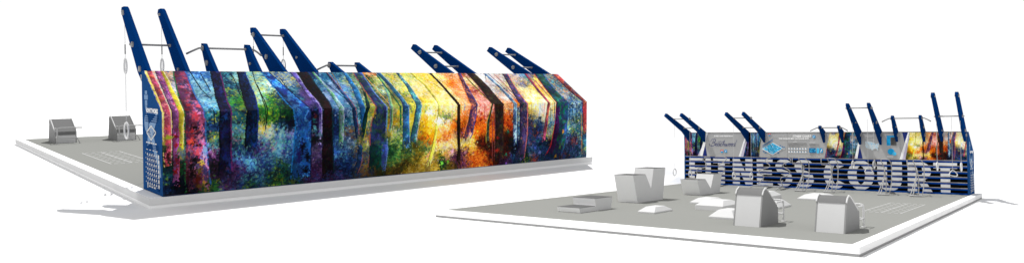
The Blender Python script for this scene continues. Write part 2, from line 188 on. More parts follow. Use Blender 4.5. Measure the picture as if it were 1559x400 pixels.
g3 = lambda v: (v, v, v)
M = {}
M['ground'] = mat('white_ground', g3(0.85), 0.95, 0.01, 0.5)
M['border'] = mat('white_concrete', g3(0.91), 0.9, 0.015, 3)
M['shadow_band_front'] = mat('shadow_grey', g3(0.30), 0.9, 0.03, 6)  # shadow under the slab put into the colour, toned per court
M['shadow_band_mural'] = mat('shadow_pale_grey', g3(0.85), 0.9, 0.03, 6)  # paler copy for the mural court, where the band already lies in shade
M['floor_mural'] = mat('grey_court_surface_dimmed', (0.240, 0.243, 0.230), 0.9, 0.03, 14)  # court surface darkened to offset the mural court's stronger sun
M['edge'] = mat('shaded_white_concrete_pale', g3(0.76), 0.9, 0.03, 5)  # white concrete sides with their shade put into the colour
M['edge_shade'] = mat('shaded_white_concrete', g3(0.60), 0.9, 0.03, 5)
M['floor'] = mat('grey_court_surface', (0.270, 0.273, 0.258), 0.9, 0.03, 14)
M['navy'] = mat('navy_steel', (0.0015, 0.029, 0.135), 0.7, 0.05, 4)
M['navy_end'] = mat('navy_end_panel', (0.0137, 0.062, 0.19), 0.7, 0.05, 3)
M['pale_navy'] = mat('pale_navy_print', (0.18, 0.28, 0.44), 0.8, 0.04)
M['dark_navy'] = mat('dark_navy_print', (0.006, 0.035, 0.13), 0.8, 0.04)
M['slat'] = mat('blue_slat', (0.0015, 0.045, 0.26), 0.6, 0.08, 5)
M['trim'] = mat('grey_slat_trim', (0.30, 0.28, 0.26), 0.7, 0.08, 8)
M['black'] = mat('black_board', (0.004, 0.004, 0.004), 0.8, 0.1)
M['letter'] = mat('white_letter', g3(0.90), 0.8, 0.02)
M['sign'] = mat('grey_sign', g3(0.44), 0.8, 0.02)
M['sign_dark'] = mat('dark_grey_print', g3(0.11), 0.8, 0.03)
M['sign_mid'] = mat('mid_grey_print', g3(0.31), 0.8, 0.03)
M['print_white'] = mat('white_print', g3(0.95), 0.8, 0.01)
M['print_soft'] = mat('soft_white_print', g3(0.60), 0.8, 0.03)
M['print_lilac'] = mat('lilac_print', (0.6, 0.55, 0.7), 0.8, 0.06)
M['print_navy'] = mat('navy_print', (0.022, 0.036, 0.18), 0.8, 0.04)
M['print_cyan'] = mat('cyan_print', (0.02, 0.36, 0.72), 0.8, 0.05)
M['print_sky'] = mat('sky_print', (0.10, 0.58, 0.92), 0.8, 0.05)
M['print_blue'] = mat('blue_print', (0.015,0.17,0.40), 0.8, 0.05)
M['print_red'] = mat('red_print', (0.75, .07, .05), 0.8, 0.05)
M['print_brown'] = mat('brown_print', (0.13, 0.06, 0.03), 0.8, 0.05)
M['print_map'] = mat('map_print', (0.6,.68,.72), 0.8, 0.2, 30)
M['steel'] = mat('grey_steel', g3(0.30), 0.6, 0.06, 12)
M['white_tube'] = mat('white_tube', g3(0.62), 0.6, 0.03, 12)
M['steel_light'] = mat('pale_steel', g3(0.42), 0.6, 0.05, 12)
M['grey_tube'] = mat('pale_grey_tube', g3(0.38), 0.6, 0.05, 12)
M['bench'] = mat('pale_grey_shell', g3(0.54), 0.85, 0.02, 6)
M['bench_pad'] = mat('grey_seat_pad', g3(0.175), 0.85, 0.04, 8)
M['recess'] = mat('dark_grey_recess', g3(0.16), 0.9, 0.04, 8)
M['box'] = mat('grey_box', g3(0.58), 0.85, 0.02, 6)
M['box_front_lit'] = mat('lit_front_grey', g3(0.86), 0.85, 0.02, 6)  # box fronts lightened in colour as if they caught more light
M['bench_side_shade'] = mat('shaded_side_grey', g3(0.27), 0.85, 0.02, 6)  # bench grey darkened, shade of the sides put into the colour
M['box_top'] = mat('dark_grey_top', g3(0.14), 0.9, 0.05, 10)
M['pad'] = mat('white_foam_pad', g3(0.60), 0.85, 0.02, 6)
M['paint'] = mat('white_floor_paint', g3(0.55), 0.9, 0.05, 20)

def paint_mat(name):
    m = bpy.data.materials.new(name); m.use_nodes = True
    nt = m.node_tree; b = nt.nodes['Principled BSDF']
    b.inputs['Roughness'].default_value = 0.85; b.inputs['Specular IOR Level'].default_value = 0.03
    a = nt.nodes.new('ShaderNodeAttribute'); a.attribute_name = 'paint'
    nt.links.new(a.outputs['Color'], b.inputs['Base Color'])
    return m
M['mural'] = paint_mat('painted_mural')

# ------------------------------------------------------------------ courts, collections, transforms
C = sc.collection
COL = {}
for k in ('mural_court', 'front_court'):
    COL[k] = bpy.data.collections.new(k); C.children.link(COL[k])
EYE = Vector((13.323439, -28.9753, 1.879157))
SF = 0.58
MAT = {'front_court': Matrix.Translation(EYE) @ Matrix.Scale(SF, 4) @ Matrix.Translation(-EYE),
       'mural_court': Matrix(((-0.19098, 0.980384, 0.048718, 3.37085), (-0.98047, -0.188151, -0.057258, -13.556088),
                              (-0.046968, -0.058702, 0.99717, 1.369376), (0, 0, 0, 1)))}
COURT = 'front_court'
LOC = {}

def thing(name, label, cat, loc=(0, 0, 0), group=None, kind=None):
    o = bpy.data.objects.new(name, None); COL[COURT].objects.link(o)
    o.empty_display_size = 0.1
    o.matrix_world = MAT[COURT] @ Matrix.Translation(loc)
    if label: o['label'] = label
    if cat: o['category'] = cat
    if group: o['group'] = group
    o['kind'] = kind or 'thing'
    LOC[o.name] = Vector(loc)
    return o

class MB:
    def __init__(s): s.v = []; s.f = []
    def poly(s, pts):
        n = len(s.v); s.v += [tuple(p) for p in pts]; s.f.append(tuple(range(n, n + len(pts)))); return s
    def box(s, a, b):
        x0, y0, z0 = a; x1, y1, z1 = b; n = len(s.v)
        s.v += [(x0,y0,z0),(x1,y0,z0),(x1,y1,z0),(x0,y1,z0),(x0,y0,z1),(x1,y0,z1),(x1,y1,z1),(x0,y1,z1)]
        s.f += [tuple(n + i for i in q) for q in ((0,3,2,1),(4,5,6,7),(0,1,5,4),(1,2,6,5),(2,3,7,6),(3,0,4,7))]; return s
    def prism(s, prof, lo, hi, axis='x'):
        k = len(prof); n = len(s.v)
        for h in (lo, hi):
            for a, b in prof:
                s.v.append((h, a, b) if axis == 'x' else ((a, h, b) if axis == 'y' else (a, b, h)))
        s.f.append(tuple(n + i for i in range(k))[::-1]); s.f.append(tuple(n + k + i for i in range(k)))
        for i in range(k):
            j = (i + 1) % k; s.f.append((n + i, n + j, n + k + j, n + k + i))
        return s
    def tube(s, pts, r, sides=10, smooth=0, closed=False):
        P = [Vector(p) for p in pts]
        if smooth: P = spline(P, smooth, closed)
        n0 = len(s.v); k = len(P); prev = None
        for i, p in enumerate(P):
            if closed: d = P[(i + 1) % k] - P[i - 1]
            else: d = P[min(i + 1, k - 1)] - P[max(i - 1, 0)]
            d.normalize()
            if prev is None:
                u = d.cross(Vector((0, 0, 1)) if abs(d.z) < 0.9 else Vector((1, 0, 0)))
            else: u = prev - d * prev.dot(d)
            u.normalize(); prev = u; w = d.cross(u)
            for j in range(sides):
                a = 2 * PI * j / sides; s.v.append(tuple(p + u * (r * math.cos(a)) + w * (r * math.sin(a))))
        for i in range(k if closed else k - 1):
            i2 = (i + 1) % k
            for j in range(sides):
                j2 = (j + 1) % sides
                s.f.append((n0 + i * sides + j, n0 + i * sides + j2, n0 + i2 * sides + j2, n0 + i2 * sides + j))
        if not closed:
            s.f.append(tuple(n0 + j for j in range(sides))[::-1]); s.f.append(tuple(n0 + (k - 1) * sides + j for j in range(sides)))
        return s
    def disc(s, c, r, axis='x', h=0.02, sides=20, rz=None):
        prof = [(math.cos(2 * PI * j / sides) * r, math.sin(2 * PI * j / sides) * (rz or r)) for j in range(sides)]
        if axis == 'x': return s.prism([(c[1] + a, c[2] + b) for a, b in prof], c[0], c[0] + h, 'x')
        if axis == 'y': return s.prism([(c[0] + a, c[2] + b) for a, b in prof], c[1] - h, c[1], 'y')
        return s.prism([(c[0] + a, c[1] + b) for a, b in prof], c[2], c[2] + h, 'z')
    def build(s, name, m, parent, smooth=False, bevel=0.0, label=None):
        me = bpy.data.meshes.new(name)
        r = parent
        while r.parent: r = r.parent
        off = LOC[r.name]
        me.from_pydata([(x - off.x, y - off.y, z - off.z) for x, y, z in s.v], [], s.f); me.update()
        import bmesh
        bm = bmesh.new(); bm.from_mesh(me); bmesh.ops.recalc_face_normals(bm, faces=bm.faces); bm.to_mesh(me); bm.free()
        me.materials.append(M[m] if isinstance(m, str) else m)
        if smooth:
            for p in me.polygons: p.use_smooth = True
        o = bpy.data.objects.new(name, me); COL[COURT].objects.link(o); o.parent = parent
        if bevel:
            b = o.modifiers.new('bevel', 'BEVEL'); b.width = bevel; b.segments = 2; b.limit_method = 'ANGLE'
        if label: o['label'] = label
        return o

def spline(P, n, closed=False):
    k = len(P); out = []
    for i in range(k if closed else k - 1):
        if closed: a, b, c, d = P[i - 1], P[i], P[(i + 1) % k], P[(i + 2) % k]
        else: a, b, c, d = P[max(i - 1, 0)], P[i], P[i + 1], P[min(i + 2, k - 1)]
        for j in range(n):
            t = j / n
            out.append(0.5 * ((2 * b) + (c - a) * t + (2 * a - 5 * b + 4 * c - d) * t * t + (3 * b - a - 3 * c + d) * t ** 3))
    if not closed: out.append(P[-1])
    return out

# ------------------------------------------------------------------ the painted forest (numpy brush painting -> vertex colours)
PPM = 140
FLOW_, FHIGH_ = 1.16, 0.92  # paint gain below and above the fold, offsetting the light each receives
MIX = 0.55
DEEP = 0.62      # how far the darks of the painting sink
CW, CH = int(W * PPM), int(MURAL_H * PPM)
def paint_mural():
    pos = np.array([(r[0], r[1]) for r in REGIONS]); pid = np.array([r[2] for r in REGIONS])
    pal = {k: np.array(v, float) for k, v in PALETTES.items()}
    img = np.zeros((CH, CW, 3))
    # underpainting: nearest region with wobble
    yy, xx = np.mgrid[0:CH:4, 0:CW:4]
    q = np.stack([xx / PPM, yy / PPM], -1).reshape(-1, 2) + rng.normal(0, 0.06, (xx.size, 2))
    near = np.array([((pos - p) ** 2).sum(1).argmin() for p in q])
    under = np.array([pal[pid[n]][rng.integers(len(pal[pid[n]]))] for n in near]).reshape(*xx.shape, 3)
    img[:] = np.kron(under, np.ones((4, 4, 1)))[:CH, :CW]
    def field(cell, seed):
        g = np.random.default_rng(seed).normal(0, 1, (CH, CW)); F = np.fft.rfft2(g)
        fy = np.fft.fftfreq(CH)[:, None]; fx = np.fft.rfftfreq(CW)[None, :]
        f = np.fft.irfft2(F * np.exp(-2 * (PI * cell / 2.2) ** 2 * (fx ** 2 + fy ** 2)), (CH, CW)); return f / f.std()
    n1 = (field(13, 1) * .75 + field(40, 2) * .6); n1 /= n1.std()
    n2 = (field(10, 3) * .6 + field(34, 4) * .75); n2 /= n2.std()
    ang = field(45, 5)
    mean = np.array([pal[k].mean(0) for k in pid])
    def local(p):
        d = ((pos - p) ** 2).sum(1); i = np.argpartition(d, 4)[:4]; w_ = 1 / (d[i] + .0012); return (mean[i] * w_[:, None]).sum(0) / w_.sum(), i[d[i].argmin()]
    def pick(pl, x, y, jit=.16):
        n = n1[min(CH - 1, max(0, int(y))), min(CW - 1, max(0, int(x)))] + rng.normal(0, jit)
        return pl[min(len(pl) - 1, int(len(pl) * 0.5 * (1 + math.erf(n / 1.414))))]
    def tone(x, y, k=.22):
        return math.exp(k * n2[min(CH - 1, max(0, int(y))), min(CW - 1, max(0, int(x)))])
    def stroke(x, y, L, w, a, c, clip=None, al=.88):
        R = int(L + 2); x0, x1, y0, y1 = max(0, int(x) - R), min(CW, int(x) + R + 1), max(0, int(y) - R), min(CH, int(y) + R + 1)
        if x1 <= x0 or y1 <= y0: return
        Y, X = np.mgrid[y0:y1, x0:x1]
        dx, dy = X - x, Y - y; ca, sa = math.cos(a), math.sin(a)
        u, v = dx * ca + dy * sa, -dx * sa + dy * ca
        m = (u / L) ** 2 + (v / w) ** 2 < 1
        if clip is not None: m &= clip[y0:y1, x0:x1]
        if m.any():
            sub = img[y0:y1, x0:x1]
            sub[m] = sub[m] * (1 - al) + (c + rng.normal(0, 7, 3)) * al
    N = 26000
    xs = rng.uniform(0, CW, N); ys = rng.uniform(0, CH, N)
    jit = rng.normal(0, 0.05, (N, 2))
    for i in range(N):
        p = np.array([xs[i] / PPM, ys[i] / PPM]) + jit[i]
        mc, n = local(p); pp = pal[pid[n]]; k = MIX if i % 6 else .9
        c = (pick(pp, xs[i], ys[i]) * k + mc * (1 - k)) * tone(xs[i], ys[i], .20 if abs(xs[i] / PPM - 6.2) > 1 else .10)
        v = ys[i] / PPM
        a = (PI / 2 if v > .5 else .5) + .9 * ang[int(ys[i]), int(xs[i])] + rng.normal(0, .35)
        f = 1 - i / N * 0.5
        stroke(xs[i], ys[i], rng.uniform(2.5, 7.5) * f, rng.uniform(1.2, 3.0) * f, a, c)
    def blur(a, sg):
        fy = np.fft.fftfreq(CH)[:, None, None]; fx = np.fft.rfftfreq(CW)[None, :, None]
        return np.fft.irfft2(np.fft.rfft2(a, axes=(0, 1)) * np.exp(-2 * (PI * sg) ** 2 * (fx ** 2 + fy ** 2)), (CH, CW), axes=(0, 1))
    img[:] = img * .52 + blur(img, 2.6) * .36 + blur(img, 9) * .12
    for i in range(10000):       # fine leaf dabs over the blended ground
        x, y = rng.uniform(0, CW), rng.uniform(0, CH)
        mc, n = local(np.array([x, y]) / PPM + rng.normal(0, .03, 2)); c = pick(pal[pid[n]], x, y, .5) * .75 + mc * .25
        stroke(x, y, rng.uniform(1.4, 3.6), rng.uniform(.9, 1.8), 1.2 * ang[int(y), int(x)] + rng.normal(0, .5), c, None, .62)
    def edges(ed):
        ed = sorted(ed, key=lambda e: e[2]); vv = [e[2] for e in ed]
        rows = np.arange(CH); v = rows / PPM
        l = np.interp(v, vv, [e[0] for e in ed]) * PPM; r = np.interp(v, vv, [e[1] for e in ed]) * PPM
        wob = np.convolve(rng.normal(0, 1, CH + 20), np.ones(21) / 21, 'valid') * 2.2
        wob2 = np.convolve(rng.normal(0, 1, CH + 20), np.ones(21) / 21, 'valid') * 2.2
        ok = (v >= vv[0] - 0.004) & (v <= vv[-1] + (0.05 if vv[-1] > MURAL_H - 0.1 else 0.004))
        return l + wob, r + wob2, ok
    for pts, w, c in BRANCHES:
        for k in range(len(pts) - 1):
            (xa, ya), (xb, yb) = pts[k], pts[k + 1]
            d = math.hypot(xb - xa, yb - ya) * PPM; n = max(2, int(d / 2))
            a = math.atan2(yb - ya, xb - xa)
            for j in range(n):
                t = j / n
                stroke((xa + (xb - xa) * t) * PPM + rng.normal(0, .3), (ya + (yb - ya) * t) * PPM, 2.6, max(0.9, w * 1.15), a, np.array(c, float))
    X = np.arange(CW)[None, :]
    for ed, pl, eL, eR in TRUNKS:
        l, r, ok = edges(ed); pl = np.array(pl, float)
        mask = (X >= l[:, None]) & (X <= r[:, None]) & ok[:, None]
        t = np.clip((X - l[:, None]) / np.maximum(1, (r - l)[:, None]), 0, 1)
        dark, light = pl.mean(0) * 0.68, pl.mean(0) * 1.12
        base = dark[None, None] + (light - dark)[None, None] * (t[..., None] * 0.7 + 0.15)
        img[mask] = base[mask]
        yi, xi = np.nonzero(mask)
        if len(yi) == 0: continue
        wide = np.median((r - l)[ok])
        for _ in range(int(len(yi) / 7)):
            k = rng.integers(len(yi)); tt = t[yi[k], xi[k]]
            c = (pick(pl, xi[k], yi[k], .22) * .6 + pl.mean(0) * .4) * (0.74 + 0.5 * tt) * tone(xi[k], yi[k], .2)
            stroke(xi[k], yi[k], rng.uniform(1.5, 5.0), rng.uniform(0.9, min(2.6, 1 + wide / 14)), PI / 2 + rng.normal(0, 0.55), c, mask)
        for e, edge, sgn in ((eL, l, 1), (eR, r, -1)):
            if e is None: continue
            wd = max(0.9, min(2.0, wide * 0.07))
            for y in np.nonzero(ok)[0]:
                if rng.random() < 0.55: stroke(edge[y] + sgn * wd * 0.4, y, 2.2, wd * rng.uniform(.6, 1.1), PI / 2, np.array(e, float) * rng.uniform(.85, 1.1))
    for ed, pl, eL, eR in TRUNKS:       # grass and leaves painted over the feet of the trunks
        foot = min(ed, key=lambda e: e[2])
        if foot[2] > .9: continue
        l, r, v = foot
        for _ in range(int(40 + (r - l) * 260)):
            h = abs(rng.normal(0, .085)); x, y = rng.uniform(l - .03, r + .03) * PPM, (v - .03 + h) * PPM
            mc, n = local(np.array([x, y - 4]) / PPM); c = (pick(pal[pid[n]], x, y, .4) * .6 + mc * .4) * .8
            stroke(x, y, rng.uniform(2, 5), rng.uniform(1, 2.2), PI / 2 + rng.normal(0, .5), c, None, .8)
    for s_, v_, rx, ry, c in BLOTCHES:
        sx = PPM * 0.0145
        for _ in range(int(10 + rx * ry * 1.6)):
            a = rng.uniform(0, 2 * PI); q = abs(rng.normal(0, .62))
            stroke(s_ * PPM + math.cos(a) * q * rx * sx, v_ * PPM + math.sin(a) * q * ry * sx, rng.uniform(1.5, 3.5), rng.uniform(1, 2), rng.uniform(0, PI), np.array(c, float) * tone(s_ * PPM, v_ * PPM, .2), None, .55)
    # dabs of contrast over everything
    for _ in range(1500):
        x, y = rng.uniform(0, CW), rng.uniform(0, CH)
        c = img[int(y), int(x)]; k = rng.choice([0.6, 0.75, 1.25, 1.4])
        stroke(x, y, rng.uniform(1, 2.6), rng.uniform(0.8, 1.4), rng.uniform(0, PI), np.clip(c * k, 0, 255))
    img *= rng.normal(1, 0.015, (CH, CW, 1))
    img = np.clip(img, 0, 255) / 255
    lum = img.mean(-1, keepdims=True)
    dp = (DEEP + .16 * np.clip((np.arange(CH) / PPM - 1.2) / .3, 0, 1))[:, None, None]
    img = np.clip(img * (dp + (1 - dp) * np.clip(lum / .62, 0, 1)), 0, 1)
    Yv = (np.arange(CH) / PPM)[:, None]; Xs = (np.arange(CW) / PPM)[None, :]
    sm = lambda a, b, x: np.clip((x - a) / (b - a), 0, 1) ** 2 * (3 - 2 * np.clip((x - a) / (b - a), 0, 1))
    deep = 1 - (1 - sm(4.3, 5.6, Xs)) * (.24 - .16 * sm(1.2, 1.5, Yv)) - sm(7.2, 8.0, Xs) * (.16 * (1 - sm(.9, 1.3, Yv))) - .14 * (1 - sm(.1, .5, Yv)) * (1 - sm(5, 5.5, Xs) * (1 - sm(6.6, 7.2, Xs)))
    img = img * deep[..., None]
    sat = img.mean(-1, keepdims=True); img = np.clip(sat + (img - sat) * 1.12, 0, 1)
    return np.where(img <= 0.04045, img / 12.92, ((img + 0.055) / 1.055) ** 2.4)
MURAL = paint_mural()

def grid_sheet(name, P, colours, parent):
    """P (ny,nx,3) positions, colours (ny,nx,3) linear"""
    ny, nx = P.shape[:2]
    me = bpy.data.meshes.new(name)
    r = parent
    while r.parent: r = r.parent
    v = (P.reshape(-1, 3) - np.array(LOC[r.name])).astype(np.float32)
    idx = np.arange(ny * nx).reshape(ny, nx)
    f = np.stack([idx[:-1, :-1], idx[:-1, 1:], idx[1:, 1:], idx[1:, :-1]], -1).reshape(-1, 4)
    me.vertices.add(len(v)); me.vertices.foreach_set('co', v.ravel())
    me.loops.add(f.size); me.loops.foreach_set('vertex_index', f.ravel().astype(np.int32))
    me.polygons.add(len(f)); me.polygons.foreach_set('loop_start', np.arange(0, f.size, 4, dtype=np.int32))
    me.update(calc_edges=True)
    at = me.color_attributes.new('paint', 'FLOAT_COLOR', 'POINT')
    ca = np.ones((len(v), 4), np.float32); ca[:, :3] = np.clip(colours.reshape(-1, 3), 0, 0.97)
    at.data.foreach_set('color', ca.ravel())
    me.materials.append(M['mural'])
    o = bpy.data.objects.new(name, me); COL[COURT].objects.link(o); o.parent = parent
    return o

def sample(s, v):
    xi = np.clip((s * PPM).astype(int), 0, CW - 1); yi = np.clip((v * PPM).astype(int), 0, CH - 1)
    return MURAL[yi, xi]

# ------------------------------------------------------------------ lettering
def text_shape(body, size, place, mb, bold=0.0, squash=1.0, shear=0.0, align='CENTER'):
    cu = bpy.data.curves.new('t', 'FONT'); cu.body = body; cu.size = size; cu.align_x = align; cu.offset = bold; cu.shear = shear
    cu.resolution_u = 2
    o = bpy.data.objects.new('t', cu); C.objects.link(o)
    me = bpy.data.meshes.new_from_object(o)
    n = len(mb.v)
    for v in me.vertices: mb.v.append(place(v.co.x * squash, v.co.y))
    for p in me.polygons: mb.f.append(tuple(n + i for i in p.vertices))
    bpy.data.objects.remove(o); bpy.data.curves.remove(cu); bpy.data.meshes.remove(me)

def arc(cx, cy, rx, ry, a0, a1, n=14):
    return [(cx + rx * math.cos(math.radians(a0 + (a1 - a0) * i / n)), cy + ry * math.sin(math.radians(a0 + (a1 - a0) * i / n))) for i in range(n + 1)]
def band(outer, inner): return [(outer[i], outer[i + 1], inner[i + 1], inner[i]) for i in range(len(outer) - 1)]
def glyph(ch, w):
    """heavy block capitals in a w x 1 box as a list of polygons"""
    s = 0.28 * min(w, .8) / .7; h = 0.175
    if ch == 'F': return [[(0,0),(s,0),(s,1),(0,1)], [(s,1-h),(w,1-h),(w,1),(s,1)], [(s,.44),(w*.92,.44),(w*.92,.44+h),(s,.44+h)]]
    if ch == 'I': return [[(0,0),(w,0),(w,1),(0,1)]]
    if ch == 'T': return [[(0,1-h*1.1),(w,1-h*1.1),(w,1),(0,1)], [(w/2-s/2,0),(w/2+s/2,0),(w/2+s/2,1-h*1.1),(w/2-s/2,1-h*1.1)]]
    if ch == 'N': return [[(0,0),(s*.9,0),(s*.9,1),(0,1)], [(w-s*.9,0),(w,0),(w,1),(w-s*.9,1)], [(s*.9,1),(s*.9,.55),(w-s*.9,0),(w-s*.9,.45)]]
    if ch == 'E': return [[(0,0),(s,0),(s,1),(0,1)], [(s,1-h),(w,1-h),(w,1),(s,1)], [(s,.41),(w*.95,.41),(w*.95,.41+h),(s,.41+h)], [(s,0),(w,0),(w,h),(s,h)]]
    if ch in 'OC':
        a0, a1 = (0, 360) if ch == 'O' else (38, 322)
        return band(arc(w/2,.5,w/2,.53,a0,a1,36), arc(w/2,.5,w/2-s*.95,.53-h*1.15,a0,a1,36))
    if ch == 'U':
        return [[(0,.4),(s,.4),(s,1),(0,1)], [(w-s,.4),(w,.4),(w,1),(w-s,1)]] + band(arc(w/2,.4,w/2,.43,180,360,20), arc(w/2,.4,w/2-s,.43-h*1.1,180,360,20))
    if ch == 'R':
        return [[(0,0),(s,0),(s,1),(0,1)], [(s,1-h),(w*.6,1-h),(w*.6,1),(s,1)], [(s,.4),(w*.6,.4),(w*.6,.4+h),(s,.4+h)], [(w*.42,.4),(w*.72,.4),(w*1.03,0),(w*.68,0)]] + \
               band(arc(w*.6,.7,w*.38,.3,-90,90,16), arc(w*.6,.7,w*.38-s*.9,.3-h,-90,90,16))
    if ch == 'S':
        k = h * 1.1; ro = w * .5
        top = band(arc(w/2,.745,ro,.285,35,200,18), arc(w/2,.745,ro-s*.95,.285-k,35,200,18))
        bot = band(arc(w/2,.27,ro,.30,-145,20,18), arc(w/2,.27,ro-s*.95,.30-k,-145,20,18))
        mid = [[(w*.02,.66),(w*.14,.52),(w*.36,.44),(w*.60,.38),(w*.98,.34),(w*.92,.50),(w*.70,.575),(w*.40,.63),(w*.30,.70)]]
        return top + bot + mid
    return []

SCRIPT = {
 'B': (.72, [[(.1,0),(.14,.5),(.2,1.05)], [(-.2,.7),(-.12,1.08),(.3,1.16),(.52,.9),(.36,.62),(.12,.56)], [(.12,.56),(.48,.52),(.6,.25),(.4,.0),(.1,-.02),(-.25,.15),(-.3,.4)]]),
 'e': (.34, [[(0,.2),(.2,.25),(.2,.43),(.06,.4),(0,.15),(.12,0),(.32,.1)]]),
 'a': (.40, [[(.25,.4),(.08,.42),(0,.2),(.08,0),(.24,.15),(.26,.42),(.26,.05),(.38,.08)]]),
 'c': (.32, [[(.22,.36),(.1,.44),(0,.2),(.1,0),(.3,.1)]]),
 'h': (.42, [[(0,0),(.06,.8),(.14,1.0)], [(.02,.05),(.08,.3),(.22,.43),(.26,.3),(.26,.03),(.4,.08)]]),
 'w': (.54, [[(0,.4),(.05,.05),(.15,.05),(.2,.4),(.24,.05),(.36,.05),(.42,.42),(.52,.36)]]),
 'o': (.33, [[(.1,.43),(0,.2),(.1,0),(.22,.2),(.12,.43),(.31,.36)]]),
 'd': (.42, [[(.25,.4),(.08,.42),(0,.2),(.08,0),(.24,.15),(.34,1.05)], [(.28,.3),(.27,.05),(.4,.08)]]),
}
def script_word(word, x0, z0, sx, sz, y, mb, shear=0.3, wd=0.012):
    x = 0
    for ch in word:
        adv, strokes = SCRIPT[ch]
        for st in strokes:
            P = spline([Vector((p[0], p[1], 0)) for p in st], 6)
            Q = [(x0 + (x + p.x + shear * p.y) * sx, z0 + p.y * sz) for p in P]
            for i in range(len(Q) - 1):
                (xa, za), (xb, zb) = Q[i], Q[i + 1]; d = math.hypot(xb - xa, zb - za) or 1
                nx_, nz_ = -(zb - za) / d * wd, (xb - xa) / d * wd
                w2 = 1.0 if zb < za else 0.65
                mb.poly([(xa + nx_*w2, y, za + nz_*w2), (xb + nx_*w2, y, zb + nz_*w2), (xb - nx_*w2, y, zb - nz_*w2), (xa - nx_*w2, y, za - nz_*w2)])
        x += adv

# ------------------------------------------------------------------ court slab
def court_slab(label):
    t = thing('court_slab', label, 'court slab', (W / 2, YF / 2, -HK - GAP))
    xl = -.06 if COURT == 'front_court' else -AX
    MB().box((xl, YF, -HK), (W + AX - .004, BK, 0)).build('border', 'border', t, bevel=0.006)
    MB().box((W + AX - .0038, YF + .002, -HK), (W + AX, BK - .002, -.002)).build('side_shade_strip', 'edge' if COURT == 'front_court' else 'edge_shade', t)  # thin strip carrying the painted shade of the slab side
    MB().box((xl + .002, BK + .0002, -HK), (W + AX - .002, BK + .004, -.002)).build('side_shade_strip', 'edge_shade', t)
    MB().box((0, YI, 0.0005), (W, T + 0.2, 0.004)).build('playing_surface', 'floor' if COURT == 'front_court' else 'floor_mural', t)
    MB().box((xl + .006, YF + .006, -HK - GAP), (W + AX - .006, BK - .006, -HK - 0.0005)).build('shadow_band', 'shadow_band_front' if COURT == 'front_court' else 'shadow_band_mural', t)  # block under the slab coloured as its shadow band
    return t

# ------------------------------------------------------------------ wall
XS = dict(A1=9.70, A2=9.06, B1=8.547, B2=7.735, C1=7.236, C2=6.592, D1=6.02, D2=5.40, E1=3.27, E2=2.645, F1=.908, F2=.278)
LEAN = {'front_court': -3.22, 'mural_court': -2.72}
def strut_profile(k):
    e = LEAN[COURT]; a = T - 0.004; zr = H + 0.004
    if k in 'EF':
        d = e + 2.72
        return [(a, 1.64), (a, zr), (-1.03, zr), (-2.60 + d, 2.72), (-2.66 + d, 2.735), (-2.76 + d, 2.63), (-1.69 + d * .2, 2.05)]
    return {'A': [(a, 1.70), (a, zr), (-1.0, zr), (-2.42, 3.19), (-2.50, 3.225), (-2.66, 3.22), (-2.71, 3.14), (-1.60, 2.0)],
            'B': [(a, 1.68), (a, zr), (-1.04, zr), (-1.60, 2.50), (-1.65, 2.545), (-1.77, 2.555), (-1.79, 2.49), (-1.50, 2.01)],
            'C': [(a, 1.58), (a, zr), (-1.03, zr), (-2.54, 2.92), (-2.62, 2.955), (-2.74, 2.955), (-2.74, 2.86), (-1.75, 2.02)],
            'D': [(a, 1.64), (a, zr), (-1.03, zr), (-1.50, 2.215), (-1.56, 2.245), (-1.65, 2.245), (-1.66, 2.19), (-1.52, 2.03)]}[k]
def on_strut(k, z):
    e = LEAN[COURT] + 2.72
    return {'A': -1.30 - (z - 1.95) * 1.06 , 'B': -1.30 - (z - 2.0) * .82, 'C': -1.42 - (z - 2.0) * 1.40, 'D': -1.34 - (z - 2.03) * 1.7,
            'E': -1.36 - (z - 2.03) * (1.95 + 1.0 * abs(e)), 'F': -1.36 - (z - 2.03) * (1.95 + 1.0 * abs(e))}[k]
TH = 0.075
BARS = dict(A=[2.5], B=[2.46], C=[2.80], D=[2.17], E=[2.53, 2.19], F=[2.53, 2.19])
DISCS = dict(A=[3.11, 2.5, 2.06], B=[2.46, 2.18], C=[2.80, 2.33], D=[2.17], E=[2.53, 2.19], F=[2.53, 2.19])
def build_struts(t):
    for k, x in XS.items():
        p = strut_profile(k[0]); mb = MB()
        mb.prism(p, x - TH, x, 'x')
        s = mb.build('strut', 'navy', t, bevel=0.004)
        for z in DISCS[k[0]]:
            y = on_strut(k[0], z)
            for xx, rr in ((x + .001, .050 if k[1] == '1' else .027), (x - TH - .026, .050 if k[1] == '2' else .027)): MB().disc((xx, y, z), rr, 'x', 0.025).build('bolt_plate', 'steel', s)
        if k[0] in 'ABC':
            y = T - 0.10
            MB().box((x + .001, y - .06, 1.86), (x + .03, y + .03, 1.96)).build('bolt_plate', 'steel', s)
    for k, zs in BARS.items():
        xa, xb = XS[k + '2'], XS[k + '1']
        for z in zs:
            y = on_strut(k, z)
            if k in 'BD':
                pts = [(xa - TH - .27, y - .10, z - .11), (xa - TH - .17, y - .04, z - .05), (xa - TH - .07, y, z), (xa, y, z), (xb, y, z), (xb + .07, y, z), (xb + .17, y - .04, z - .05), (xb + .27, y - .10, z - .11)]
                MB().tube(pts, 0.019, 10).build('pull_up_bar', 'steel', t, smooth=True)
            else:
                MB().tube([(xa - TH - .06, y, z), (xb + .06, y, z)], 0.019, 10).build('pull_up_bar', 'steel', t, smooth=True)

